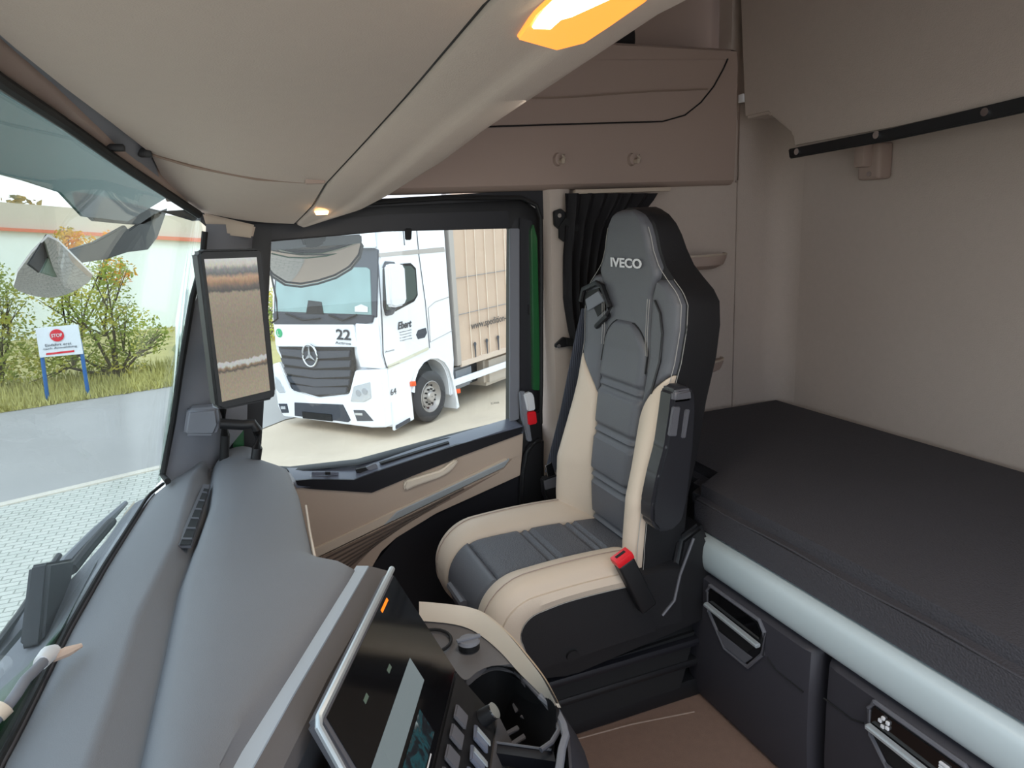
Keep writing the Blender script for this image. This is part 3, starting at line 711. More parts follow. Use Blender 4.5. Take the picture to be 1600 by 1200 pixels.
s2 = G().disc(c+V((0, 0, .006)), Z, .016, (0, 0, -.008), 20, sx=1.5, r2=.013).make('spot_lamp', mat('warm spot', (255, 220, 170), .5, emit=(255, 205, 140), estr=4)); setp(s2, 'tiny lit oval spot lamp at the door end of the overhead console', 'lamp')
# ------------------------------------------------------------------ A pillar
pa = []
for L_, R_, yl, yr in (((322, 350), (395, 352), 1.79, 1.86), ((321, 372), (395, 365), 1.785, 1.86), ((318, 420), (392, 420), 1.78, 1.86), ((303, 480), (390, 480), 1.775, 1.86), ((288, 570), (388, 570), 1.77, 1.85), ((273, 665), (386, 665), 1.755, 1.84), ((256, 745), (345, 716), 1.735, 1.82)):
    a = at(*L_, Y, yl); b = at(*R_, Y, yr); m1 = a.lerp(b, .3)+V((.0, -.018, 0)); m2 = a.lerp(b, .7)+V((0, -.02, 0))
    pa.append([a+(a-V((0, 0, H)))*.04, a, m1, m2, b])
pa.append([p+V((.002, 0, -.06)) for p in pa[-1]])
setp(G().slab(pa, (.0, .03, 0)).make('trim_7', m_pillar), kind='structure')
setp(G().prism(ppx([(316, 332), (400, 352), (395, 372), (345, 366), (322, 352)], Y, 1.80), (0, .03, 0), .004).make('trim_8', m_beige), kind='structure')
ph = empty('grab_handle', at(365, 720, Y, 1.72), 'black grab handle on the windshield pillar below the rear-view display', 'handle')
G().prism(ppx([(292, 640), (340, 636), (344, 664), (336, 682), (286, 682)], Y, 1.72), (0, .05, 0), .008, 3).make('handle_mount', m_pillar, ph)
G().tube(ppx([(344, 662), (380, 664), (395, 662), (402, 672), (402, 700), (399, 722)], Y, 1.72), .012, 10).make('grip', m_blackp, ph)
G().tube(ppx([(348, 632), (352, 680), (350, 722)], Y, 1.76), .011, 10).make('grip', m_soft, ph)
gsx = G().prism(ppx([(366, 632), (380, 632), (382, 728), (364, 728)], Y, 1.84), (0, .02, 0), .004).make('trim_9', m_green); setp(gsx, kind='structure')
setp(G().prism(ppx([(350, 350), (425, 350), (424, 380), (412, 640), (406, 735), (345, 735)], Y, 1.872), (0, .02, 0), .004).make('trim_10', m_blackp), kind='structure')
# ------------------------------------------------------------------ rear view display
YM = 1.50
dm = empty('rear_view_display', at(372, 640, Y, YM), 'tall black-framed rear-view display on the windshield pillar, showing a sandy yard', 'display')
fr = ppx([(309, 396), (316, 390), (405, 388), (412, 393), (416, 440), (432, 612), (428, 624), (350, 641), (338, 636), (318, 470)], Y, YM)
G().prism(fr, (-.012, .03, 0), .006, 3).make('frame', m_blackp, dm)
def screenmat():
    m = bpy.data.materials.new('yard image'); m.use_nodes = True; nt = m.node_tree; b = nt.nodes['Principled BSDF']; b.inputs['Base Color'].default_value = (.01, .01, .01, 1); b.inputs['Roughness'].default_value = .25
    uv = nt.nodes.new('ShaderNodeTexCoord'); sp = nt.nodes.new('ShaderNodeSeparateXYZ'); nt.links.new(uv.outputs['UV'], sp.inputs[0])
    n = nt.nodes.new('ShaderNodeTexNoise'); n.inputs['Scale'].default_value = 14; n.inputs['Detail'].default_value = 5; nt.links.new(uv.outputs['UV'], n.inputs['Vector'])
    ad = nt.nodes.new('ShaderNodeMath'); ad.operation = 'MULTIPLY_ADD'; ad.inputs[1].default_value = .05; nt.links.new(n.outputs['Fac'], ad.inputs[0]); 
    sb = nt.nodes.new('ShaderNodeMath'); sb.operation = 'SUBTRACT'; sb.inputs[1].default_value = .025; nt.links.new(sp.outputs['Y'], ad.inputs[2]); nt.links.new(ad.outputs[0], sb.inputs[0])
    cr = nt.nodes.new('ShaderNodeValToRGB'); cr.color_ramp.interpolation = 'LINEAR'; nt.links.new(sb.outputs[0], cr.inputs[0])
    el = cr.color_ramp.elements; el[0].position = 0; el[0].color = (*lin((168, 152, 122)), 1); el[1].position = 1; el[1].color = (*lin((214, 216, 212)), 1)
    for p, c in ((.20, (158, 142, 112)), (.215, (80, 72, 62)), (.235, (150, 120, 80)), (.25, (200, 205, 200)), (.275, (205, 208, 205)), (.285, (150, 136, 108)), (.55, (146, 130, 102)), (.765, (160, 142, 112)), (.78, (72, 68, 62)), (.81, (110, 92, 74)), (.84, (168, 120, 66)), (.87, (196, 150, 100)), (.90, (104, 106, 104)), (.93, (140, 140, 136)), (.955, (208, 204, 184))):
        e = el.new(p); e.color = (*lin(c), 1)
    n2 = nt.nodes.new('ShaderNodeTexNoise'); n2.inputs['Scale'].default_value = 45; n2.inputs['Detail'].default_value = 6; nt.links.new(uv.outputs['UV'], n2.inputs['Vector'])
    mx = nt.nodes.new('ShaderNodeMix'); mx.data_type = 'RGBA'; mx.blend_type = 'OVERLAY'; mx.inputs[0].default_value = .45; nt.links.new(cr.outputs[0], mx.inputs[6]); nt.links.new(n2.outputs['Color'], mx.inputs[7])
    hs = nt.nodes.new('ShaderNodeHueSaturation'); hs.inputs['Saturation'].default_value = .8; nt.links.new(mx.outputs[2], hs.inputs['Color'])
    nt.links.new(hs.outputs[0], b.inputs['Emission Color']); b.inputs['Emission Strength'].default_value = SCR
    return m
SCR = .55
q = ppx([(347, 628), (422, 610), (401, 402), (319, 405)], Y, YM-.003)
sc_ = G().prism(q, (0, .003, 0)); 
sc = obj('screen', [V(p) for p in q]+[V(p)+V((0, .003, 0)) for p in q], [(0, 1, 2, 3), (7, 6, 5, 4), (0, 4, 5, 1), (1, 5, 6, 2), (2, 6, 7, 3), (3, 7, 4, 0)], screenmat(), dm, uvs=[(0, 0), (1, 0), (1, 1), (0, 1)]*2, smooth=False)
G().prism(ppx([(322, 400), (310, 400), (322, 470), (350, 636), (340, 640), (312, 430)], Y, YM+.03), (-.01, .02, 0), .002).make('mount_arm', m_pillar, dm)
G().tube([at(360, 520, Y, 1.53), at(352, 520, Y, 1.80)], .02, 10).make('mount_stem', m_blackp, dm)
# ------------------------------------------------------------------ DASHBOARD
dash = empty('dashboard', (0, .8, FZ), 'large grey soft-touch dashboard below the windshield', 'dashboard')
rows = []
ds = [1.83-.03*i for i in range(73)]
for y in ds:
    a, b, c, d = interp(D0, y), interp(D1, y), interp(D2, y), interp(D3, y)
    d0 = max(d[0], c[0]+.09)
    yy_ = y
    r = [V((a[0]+.004, y, .90)), V((a[0]+.004, y, .952)), V((a[0]*.7+b[0]*.3, y, .966)), V((b[0]-.01, y, .986)), V((b[0]-.002, y, .9865)), V((b[0]+.004, y, .983)), V((c[0]-.006, y, .958)), V((c[0], y, .957)), V((c[0]+.005, y, .966)), V((c[0]+.014, y, .980)), V((c[0]+.03, y, .990))]
    for t in (.25, .5, .7, .85):
        r.append(V((c[0]+.03+(d0-c[0]-.03)*t, y, .990+.008*math.sin(t*math.pi)-.010*t)))
    r += [V((d0-.012, y, .979)), V((d0-.003, y, .972)), V((d0, y, .96)), V((d0-.01, y, .80)), V((d0-.10, y, .50)), V((d0-.25, y, .40))]
    rows.append(r)
G().grid(rows).make('dash_top', m_dash, dash, angle=30) if 0 else G().loft([r for r in rows]).make('dash_top', m_dash, dash, angle=60)
G().tube([along(D0, y, -.002, .002) for y in [1.74-.03*i for i in range(60)]], .0035, 6).make('windshield_gap', m_soft, dash)
fr_ = [[V((interp(D0, y)[0]-.045-.05*max(0, min(1, (1.5-y)*2)), y, .935)), V((interp(D0, y)[0]-.003, y, .951))] for y in [1.70-.1*i for i in range(20)]]
G().slab(fr_, (0, 0, -.02)).make('front_edge', m_pillar, dash)
# cream side line at passenger end
G().tube([at(a, b, Y, y) for a, b, y in ((478, 790, 1.42), (484, 830, 1.28), (492, 870, 1.15))], .0022, 6).make('cream_piping', m_cream, dash)
# demister slot
vp = [at(a, b, Z, .975) for a, b in ((318, 760), (329, 761), (300, 857), (275, 857))]
vt = G().prism(vp, (0, 0, .006), .001).make('demister_vent', m_lockrim, dash)
vi = [at(a, b, Z, .981) for a, b in ((319, 764), (326, 765), (298, 852), (281, 852))]
G().prism(vi, (0, 0, .0015)).make('vent_slot', m_soft, vt)
for k in range(6):
    t = (k+.5)/6; a = vi[0].lerp(vi[3], t); b = vi[1].lerp(vi[2], t)
    G().prism([a, b, b+V((0, -.004, 0)), a+V((0, -.004, 0))], (0, 0, .004)).make('vent_fin', m_lockrim, vt)
# ------------------------------------------------------------------ centre console (angled to the driver)
cc = empty('centre_console', (.15, .85, FZ), 'angled centre console with silver strip, buttons and cream rimmed tray', 'console')
def pz(a, b, z): return at(a, b, Z, z)
def strip3(name, tops, bots, z0, z1, m, th=(0, 0, -.03)):
    return G().slab([[pz(*a, z0), pz(*b, z1)] for a, b in zip(tops, bots)], th).make(name, m, cc)
A_ = [(557, 884), (508, 962), (460, 1037), (355, 1210)]
B_ = [(576, 884), (518, 984), (460, 1082), (388, 1210)]
C_ = [(606, 892), (560, 975), (512, 1060), (430, 1225)]
strip3('silver_strip', A_, B_, .970, .962, mat('blue-grey satin strip', (168, 180, 192), .45))
strip3('brown_panel', B_, C_, .960, .940, m_dashlo)
cc.children[0]['label'] = 'pale silver strip along the dash edge'
# screen
T1 = pz(611, 890, .965); T2 = pz(497, 1122, .965)
hd_ = (pz(712, 1046, .825)-T1)
B1, B2_ = T1+hd_, T2+hd_
tt = (T2-T1).normalized(); nrm = tt.cross(hd_).normalized()
if nrm.dot(V((1, -.5, .5))) < 0: nrm = -nrm
T2e = T2; 
scr = G().prism([T1, T2, B2_, B1], -nrm*.022, .005, 3).make('touch_screen', m_silver if 0 else m_lockrim, cc)
def onS(u, v, d=.0): return T1.lerp(T2, u)+hd_*v+nrm*d
def quadS(name, u0, u1, v0, v1, d, m, par=scr, th=.001, bev=0): return G().prism([onS(u0, v0, d), onS(u1, v0, d), onS(u1, v1, d), onS(u0, v1, d)], -nrm*th, bev).make(name, m, par)
quadS('glass_front', .015, .965, .05, .985, .0015, m_gloss)
G().tube([onS(.0, .0, .002), onS(1.0, .0, .002), onS(1.02, .03, 0), onS(1.02, .5, -.004)], .005, 8).make('screen_rim', m_silver, scr)
def uimat():
    m = bpy.data.materials.new('map image'); m.use_nodes = True; nt = m.node_tree; b = nt.nodes['Principled BSDF']; b.inputs['Roughness'].default_value = .12
    tc = nt.nodes.new('ShaderNodeTexCoord'); n = nt.nodes.new('ShaderNodeTexNoise'); n.inputs['Scale'].default_value = 22; n.inputs['Detail'].default_value = 8; n.inputs['Distortion'].default_value = 2; nt.links.new(tc.outputs['Object'], n.inputs['Vector'])
    cr = nt.nodes.new('ShaderNodeValToRGB'); nt.links.new(n.outputs['Fac'], cr.inputs[0]); el = cr.color_ramp.elements
    el[0].position = .3; el[0].color = (*lin((14, 18, 22)), 1); el[1].position = .72; el[1].color = (*lin((190, 205, 205)), 1)
    for p, c in ((.45, (26, 34, 38)), (.52, (32, 92, 100)), (.58, (40, 60, 64)), (.64, (96, 110, 112))):
        e = el.new(p); e.color = (*lin(c), 1)
    b.inputs['Base Color'].default_value = (.01, .01, .012, 1); nt.links.new(cr.outputs[0], b.inputs['Emission Color']); b.inputs['Emission Strength'].default_value = .35; return m
quadS('map_view', .45, .90, .74, .93, .0022, uimat())
quadS('grey_bar', .30, .92, .50, .70, .0022, mat('screen bar', (40, 46, 48), .25, emit=(130, 142, 145), estr=.5))  # wide pale grey bar across the screen
quadS('screen_icon', .19, .29, .075, .10, .0022, m_orange)
dim = mat('dim icon', (60, 70, 62), .3, emit=(120, 140, 125), estr=.2)
quadS('screen_icon', .46, .50, .34, .37, .0022, dim); quadS('screen_icon', .70, .74, .25, .28, .0022, dim)
quadS('map_line', .55, .88, .945, .955, .0022, m_white)
# lower button fascia below the screen
BT = [B1+nrm*.0, B2_+nrm*0]; dv = (hd_.normalized()*.075+V((.02, -.01, -.01)))
fas = G().prism([B1, B2_, B2_+dv, B1+dv], -nrm*.03, .004).make('button_fascia', m_blackp, cc)
def onF(u, v, d=0): return B1.lerp(B2_, u)+dv*v+nrm*d
for k in range(6):
    u = .20+k*.115
    G().prism([onF(u, .52, .002), onF(u+.075, .55, .002), onF(u+.075, .85, .002), onF(u, .80, .002)], nrm*.006, .002).make('button', m_sill, fas)
    G().prism([onF(u+.02, .55, .0085), onF(u+.04, .56, .0085), onF(u+.04, .84, .0085), onF(u+.02, .82, .0085)], nrm*.002).make('button_edge', m_silver, fas)
    G().prism([onF(u, .12, .002), onF(u+.08, .12, .002), onF(u+.08, .38, .002), onF(u, .38, .002)], nrm*.005, .002).make('button', m_lockrim, fas)
G().prism([onF(.60, .88, .003), onF(.625, .88, .003), onF(.625, .98, .003), onF(.60, .98, .003)], nrm*.003).make('indicator', m_orange, fas)
kc = onF(.10, .70, .0); G().disc(kc, 0, .014, nrm*.022, 20, r2=.012).make('volume_knob', m_blackp, fas)
G().disc(kc+nrm*.022, 0, .0125, nrm*.002, 20).make('knob_ring', m_chrome, fas)
# side bezel of fascia, sloping to tray
strip_a = [onF(-.02, 1.0, 0), onF(.3, 1.0, 0), onF(.6, 1.0, 0), onF(1.0, 1.0, 0)]
G().slab([[p, p+V((.018, -.006, -.05))] for p in strip_a], (-.01, 0, -.01)).make('fascia_skirt', m_dashlo, cc)
# tray: floor surface with cavity, cream rim
rimT = [(655, 942), (700, 946), (740, 953), (768, 970), (795, 995), (820, 1025), (845, 1058), (860, 1085), (868, 1102)]
rimB = [(655, 970), (700, 974), (732, 982), (758, 998), (785, 1022), (808, 1048), (832, 1072), (853, 1094), (866, 1108)]
ZT = .80
def smooth(L, n=5):
    out = []
    for i in range(len(L)-1):
        p0, p1, p2, p3 = (V(L[max(i-1, 0)]), V(L[i]), V(L[i+1]), V(L[min(i+2, len(L)-1)]))
        for k in range(n):
            t = k/n; out.append(tuple(.5*((2*p1)+(p2-p0)*t+(2*p0-5*p1+4*p2-p3)*t*t+(-p0+3*p1-3*p2+p3)*t*t*t)))
    return out+[tuple(L[-1])]
rimT = smooth(rimT); rimB = smooth(rimB)
rt = [pz(a, b, ZT) for a, b in rimT]; rb = [pz(a, b, ZT-.028) for a, b in rimB]
rb = [V((t.x*.5+b.x*.5-.004, t.y*.5+b.y*.5-.004, ZT-.03)) if 0 else b for t, b in zip(rt, rb)]
G().slab([[t+V((.006, .006, -.01)), t+V((.0, .0, .003)), b] for t, b in zip(rt, rb)], (.01, .01, -.01)).make('tray_rim', m_creamp, cc)
cc.children[-1]['label'] = 'cream curved tray rim'
out_low = [V((p.x+.012, p.y+.012, p.z-.01)) for p in rt]
G().slab([[p, V((p.x-.03, p.y-.03, .62)), V((p.x-.10, p.y-.06, FZ+.02))] for p in out_low], (-.01, -.01, 0)).make('console_side', m_blackp, cc)
# tray surface between rim and fascia
ztr = ZT-.03
inner_e = [(640, 965), (668, 1000), (705, 1040), (726, 1062), (745, 1050), (770, 1032), (800, 1040), (818, 1062), (842, 1085)]
G().slab([[pz(*a, ztr-.001), pz(*b, ztr-.004)] for a, b in zip(rimB, smooth(inner_e))], (0, 0, -.012)).make('tray_surface', m_dashlo, cc)
# bin outline and cavity
bo = [(726, 1064), (738, 1050), (758, 1038), (778, 1034), (800, 1042), (820, 1064), (845, 1092), (870, 1120), (880, 1140), (884, 1165), (878, 1215), (760, 1225), (740, 1150)]
bp_ = [pz(a, b, ztr-.004) for a, b in smooth(bo, 3)]
cv = G(); cv.grid([[p for p in bp_]+[bp_[0]], [V((p.x, p.y, .64)) for p in bp_]+[V((bp_[0].x, bp_[0].y, .64))]]); cv.add([V((p.x, p.y, .64)) for p in bp_], [tuple(range(len(bp_)))])
cv.make('bin_well', m_soft, cc)
G().tube([pz(a, b, ztr) for a, b in ((845, 1088), (868, 1108), (880, 1132), (884, 1150), (878, 1170), (872, 1215))], .006, 8).make('bin_rim', m_pillar, cc)
G().tube([pz(a, b, ztr-.004) for a, b in ((820, 1062), (845, 1090), (870, 1122), (873, 1142), (862, 1160), (845, 1172))], .004, 8).make('bin_rim', m_lockrim, cc)
sb = [pz(a, b, ztr+.001) for a, b in ((852, 1082), (872, 1096), (886, 1130), (905, 1215), (876, 1215), (884, 1150), (876, 1122))]
G().slab([[a, a+V((.03, .0, -.06)), a+V((.03, 0, -.38))] for a in [pz(x_, y_, ztr) for x_, y_ in ((858, 1086), (872, 1104), (884, 1130), (890, 1150), (895, 1215))]], (-.006, -.004, 0)).make('bin_side', m_locker, cc)
G().slab([[pz(768, 1160, ztr-.02), pz(766, 1175, ztr-.02)], [pz(865, 1174, ztr-.02), pz(868, 1190, ztr-.02)]], (0, 0, -.02)).make('bin_divider', m_sillface, cc)
G().tube([pz(774, 1160, ztr-.018), pz(862, 1172, ztr-.018)], .002, 6).make('divider_edge', m_lockrim, cc)
for P in (((800, 1100), (815, 1082), (835, 1092), (805, 1112)), ((812, 1118), (842, 1102), (852, 1120), (832, 1130))):
    G().prism([pz(a, b, .70) for a, b in P], (0, 0, -.004), .001).make('cup_clip', m_lockrim, cc)
for P in (((785, 1145), (808, 1132), (812, 1138), (790, 1150)), ((788, 1165), (818, 1145), (822, 1152), (800, 1166))):
    G().prism([pz(a, b, .70) for a, b in P], (0, 0, -.004), .001).make('cup_clip', m_lockrim, cc)
# socket cap and cup ring
c = pz(733, 1012, ztr); sk = G().disc(c, 0, .019, (0, 0, .012), 24).make('socket_cap', m_blackp, cc)
G().disc(c+V((0, 0, .012)), 0, .020, (0, 0, .005), 24, r2=.017).make('cap_lid', m_pillar, sk)
G().box(c+V((-.022, -.004, .016)), c+V((.022, .004, .021)), .002).make('cap_tab', m_pillar, sk)
c = pz(672, 1002, ztr+.004); G().tube([c+V((.038*math.cos(a), .038*math.sin(a), 0)) for a in [k*math.pi/12 for k in range(25)]], .003, 6).make('cup_ring', m_soft, cc)
# body mass under console
G().prism([V((T1.x-.05, T1.y+.0, FZ)), V((T2.x-.05, T2.y, FZ)), V((B2_.x-.02, B2_.y-.0, FZ)), V((B1.x-.02, B1.y, FZ))], (0, 0, .44)).make('console_body', m_blackp, cc)
# ------------------------------------------------------------------ cable on the dash
cz = .975
cp = [pz(-20, 1140, cz), pz(8, 1108, cz+.012), pz(25, 1085, cz+.02), pz(40, 1062, cz+.024), pz(62, 1040, cz+.022), pz(74, 1028, cz+.018)]
cb0 = empty('cable', cp[0], 'dark cable with white plug end lying at the front left of the dash', 'cable')
G().tube(cp, .0065, 10).make('cord', m_pillar, cb0)
G().tube([pz(64, 1036, cz+.020), pz(76, 1022, cz+.016), pz(88, 1016, cz+.014)], [.009, .011, .008], 10).make('plug', m_white, cb0)
G().tube([pz(82, 1028, cz+.010), pz(105, 1018, cz+.010), pz(128, 1008, cz+.010)], [.006, .007, .003], 8).make('strap', mat('kraft tape', (200, 176, 160), .7), cb0)
G().tube([pz(-4, 1118, cz+.010), pz(10, 1104, cz+.014)], .010, 10).make('collar', m_cream, cb0)
# ================================================================== OUTSIDE OF THIS TRUCK
GZ = -1.77
# wipers on windshield base
wp = empty('windshield_wiper', at(100, 900, X, -.42), 'black wiper assembly outside the lower windshield', 'wiper')
def wx(a, b, x=-.36): return at(a, b, X, x)
G().tube([wx(196, 786, -.30), wx(150, 832, -.32), wx(105, 880, -.34), wx(60, 950, -.36), wx(10, 1010, -.38), wx(-40, 1070, -.38)], [.006, .012, .014, .014, .014, .014], 8).make('blade_carrier', m_pillar, wp)
G().tube([wx(92, 868, -.36), wx(60, 915, -.37), wx(30, 960, -.38), wx(-30, 1040, -.38)], .006, 8).make('wiper_arm', m_blackp, wp)
G().tube([wx(175, 815, -.30), wx(140, 855, -.31), wx(112, 890, -.32)], .01, 8).make('wiper_blade', m_soft, wp)
G().prism([wx(78, 878, -.31), wx(118, 872, -.31), wx(108, 950, -.30), wx(66, 1010, -.30)], (-.03, 0, 0), .006, 3).make('pivot_block', m_blackp, wp)
cow = G().slab([[wx(210, 782, -.31), wx(196, 800, -.27)], [wx(160, 850, -.31), wx(150, 880, -.27)], [wx(90, 960, -.33), wx(95, 985, -.28)], [wx(-20, 1080, -.36), wx(0, 1110, -.30)], [wx(-140, 1220, -.40), wx(-140, 1300, -.32)]], (0, 0, -.03))
setp(cow.make('cowl', m_green), 'dark green body cowl below the wiper outside the windshield', 'cowl')
# sun visor outside
visor = glass('tinted visor', (.14, .22, .21), .25, .15)
vx = -.62
vg = G().prism([at(a, b, X, -.50) for a, b in ((-60, 40), (0, 90), (130, 200), (250, 285), (262, 308), (200, 346), (130, 338), (95, 300), (40, 282), (-60, 255))], (-.01, 0, 0)).make('sun_visor', visor); setp(vg, 'dark teal translucent sun visor outside the top of the windshield', 'visor')
# front mirror
mirm = mat('mirror glass', (168, 160, 155), .04, metal=1)
def at_pl(a, b, p, n):
    r = ray(a, b); o = V((0, 0, H)); return o+r*((V(p)-o).dot(V(n))/r.dot(V(n)))
def mirror(name, pts, ctr, ax, val, nrm_, m, par, bulge=.02):
    c = at(*ctr, ax, val); P = [at_pl(a, b, c, nrm_) for a, b in pts]; g = G(); rings = []
    for k in range(0, 9):
        t = k/8; rings.append([c.lerp(p, t)+V(nrm_)*bulge*(1-t*t) for p in P])
    g.grid(rings[1:], True); n0 = len(g.v); g.v.append(c+V(nrm_)*bulge); n = len(P); g.f += [(n0, i, (i+1) % n) for i in range(n)]
    # back
    g2 = [p-V(nrm_)*.012 for p in P]; b0 = len(g.v); g.v += g2; last = 7*n
    g.f += [(last+i, b0+i, b0+(i+1) % n, last+(i+1) % n) for i in range(n)]; g.f.append(tuple(b0+i for i in range(n)))
    return g.make(name, m, par)
fm = empty('front_mirror', at(110, 440, X, -.6), 'half-round kerb mirror on a black arm outside the windshield', 'mirror')
arcb = [(28, 428), (40, 398), (60, 368), (100, 380), (144, 432), (128, 448), (100, 462), (70, 466), (40, 460), (20, 450)]
arcb = [(21, 448), (28, 425), (50, 395), (75, 370), (92, 378), (118, 404), (145, 430), (140, 440), (125, 450), (112, 457), (98, 462), (84, 465), (70, 465), (56, 463), (40, 459), (28, 454)]
mirror('mirror_glass', arcb, (80, 430), X, -.60, V((.1, -.58, -.8)).normalized(), mirm, fm, .012)
G().prism([at(a, b, X, -.60)+V((.02, -.02, 0)) for a, b in ((35, 413), (66, 366), (80, 376), (54, 427))], (-.01, .01, 0), .004).make('housing', m_soft, fm)
G().prism([at(a, b, X, -.60)+V((.02, -.02, 0)) for a, b in ((56, 426), (80, 378), (104, 394), (124, 414), (112, 426), (96, 432), (78, 433))], (-.01, .01, 0), .002).make('mirror_back', mat('dull green plastic', (104, 124, 110), .5), fm)
G().prism([at(a, b, X, -.60) for a, b in ((105, 392), (150, 378), (196, 352), (202, 360), (240, 334), (262, 326), (246, 372), (232, 390), (200, 394), (168, 405), (118, 412))], (-.03, .02, 0), .006).make('mirror_arm', m_soft, fm)
G().prism([at(a, b, X, -.60) for a, b in ((122, 300), (140, 302), (255, 330), (240, 352), (200, 350), (150, 345), (128, 325))], (-.03, .02, 0), .006).make('mirror_bracket', m_soft, fm)
# side kerb mirror outside passenger window
km = empty('kerb_mirror', at(490, 380, Y, 2.12), 'wide half-round kerb mirror hanging outside the top of the passenger window', 'mirror')
pts = [(413, 400), (415, 384), (430, 380), (470, 376), (520, 374), (560, 372), (566, 382), (562, 400), (548, 418), (525, 432), (497, 441), (470, 446), (445, 443), (425, 430), (414, 416)]
mirror('mirror_glass', pts, (490, 402), Y, 2.14, V((-.05, -.68, -.73)).normalized(), mirm, km, .012)
G().prism(ppx([(412, 392), (414, 378), (440, 374), (565, 366), (566, 380), (540, 382), (480, 386), (440, 390)], Y, 2.07), (0, .03, 0), .004).make('housing', mat('silver grey housing', (130, 136, 146), .4), km)
G().prism(ppx([(466, 360), (512, 358), (508, 380), (492, 388), (476, 386)], Y, 2.055), (0, .03, 0), .006).make('mirror_bracket', m_blackp, km)
rimp = [at_pl(a, b, at(490, 402, Y, 2.14), V((-.05, -.68, -.73)).normalized())+V((0, -.004, -.004)) for a, b in pts]
G().tube(rimp+[rimp[0]], .0035, 6).make('mirror_rim', m_td_rim, km)
G().tube(ppx([(424, 396), (450, 402), (480, 403), (510, 400), (538, 392), (558, 382)], Y, 2.115), .0022, 6).make('green_reflection', m_green, km)  # reflection of the green truck side, modelled as a line over the mirror
G().tube(ppx([(410, 370), (416, 400), (424, 430), (432, 470), (434, 498), (424, 505)], Y, 2.10), .003, 6).make('mirror_wire', m_soft, km)
G().prism([(-.3, 1.93, FZ), (.86, 1.93, FZ), (.86, 1.93, .90), (.5, 1.93, .84), (.28, 1.93, .80), (-.3, 1.93, .80)], (0, .03, 0)).make('door_liner', m_sillface, door)
# outer green door skin below window
ods = G().prism([(-.25, 1.99, -.6), (.95, 1.99, -.6), (.95, 1.99, .70), (.5, 1.99, .78), (-.25, 1.99, .80)], (0, .02, 0), .006).make('outer_skin', m_green, door)
# ================================================================== MERCEDES TRUCK
O = V((2.213, 11.021, -1.6)); U = V((.8, .6, 0)); Wv = V((-.6, .8, 0))
def T(u, w, z): return O+U*u+Wv*w+V((0, 0, z))
m_tw = mat('truck white paint', (232, 234, 240), .3, coat=.6)
m_td = mat('truck dark plastic', (58, 62, 72), .5)
m_tyre = mat('tyre rubber', (56, 54, 56), .85)
m_rim = mat('dull rim steel', (176, 170, 166), .45, metal=.5)
m_tan = mat('tan tarpaulin', (196, 172, 152), .75, var=.12, vscale=3)
m_tank = mat('grey chassis', (130, 134, 140), .6)
m_tglass = mat('truck dark glass', (46, 66, 66), .06, coat=.5)
m_scr = mat('truck windshield glass', (120, 150, 150), .06, coat=.5, var=.5, vscale=1.6)
m_lens = mat('headlamp lens', (214, 218, 222), .15, metal=.6, bump=1, bscale=20, btype='voronoi')
m_text = mat('printed lettering', (40, 44, 54), .6)
tr = empty('delivery_truck', T(1, 1.2, GZ+1.6), 'white truck cab numbered 22 with tan curtain-sided trailer, seen through the passenger window', 'truck')
tr.name = 'truck'
def side_prism(name, pts, m, w0=0, d=.03, bev=0, par=tr): return G().prism([T(u, w0, z) for u, z in pts], Wv*d, bev).make(name, m, par)
def front_prism(name, pts, m, u0=0, d=.04, bev=0, par=tr): return G().prism([T(u0, w, z) for w, z in pts], U*d, bev).make(name, m, par)
body = [(0.0, .0), (.0, .98), (-.09, 1.15), (-.09, 1.72), (.05, 2.66), (.10, 2.95), (.30, 3.55), (1.74, 3.7), (1.78, 1.6), (1.80, .78), (1.70, .15), (1.62, .15), (1.60, .45), (1.53, .64), (1.42, .78), (1.25, .88), (1.05, .915), (.85, .88), (.70, .79), (.61, .66), (.57, .50), (.52, .05)]
cabm = side_prism('cab_body', body, m_tw, 0, 2.41, .02)
side_prism('chassis_core', [(.1, .05), (.1, .9), (1.8, .9), (7.5, .62), (7.5, .2), (1.8, .1)], m_soft, .35, 1.7)
# bumper
front_prism('bumper', [(-.01, .53), (-.01, .04), (.3, .0), (2.36, -.02), (2.47, .15), (2.49, .9), (2.30, .95), (2.10, .50), (1.43, .40), (.73, .52), (.55, .92), (.0, .98)], m_tw, -.14, .16, .015)
front_prism('lower_intake', [(2.03, .26), (.88, .33), (.74, .08), (.80, .04), (2.06, .02)], m_td, -.15, .03, .005)
front_prism('number_plate_holder', [(1.85, .12), (1.15, .14), (1.15, .02), (1.85, .0)], m_soft, -.165, .03, .005)
front_prism('fog_light_recess', [(.66, .26), (.42, .28), (.24, .12), (.60, .08)], m_td, -.15, .03, .005)
front_prism('fog_lamp', [(.62, .22), (.46, .23), (.46, .19), (.62, .18)], m_lens, -.158, .02, .003)
front_prism('fog_light_recess', [(2.44, .2), (2.22, .22), (2.20, .06), (2.38, .04)], m_td, -.15, .03, .005)
front_prism('fog_lamp', [(2.38, .16), (2.26, .17), (2.26, .12), (2.38, .11)], m_lens, -.158, .02, .003)
front_prism('headlamp', [(.60, .66), (.24, .76), (.24, .50), (.40, .42), (.70, .40)], m_lens, -.155, .03, .008)
front_prism('headlamp', [(2.44, .70), (2.30, .62), (2.22, .42), (2.38, .40), (2.46, .48)], m_lens, -.155, .03, .008)
for w_, z_ in ((.50, .56), (.36, .60)):
    G().disc(T(-.158, w_, z_), 0, .055, U*-.006, 16).make('lamp_reflector', m_chrome, tr.children[-3] if 0 else tr)
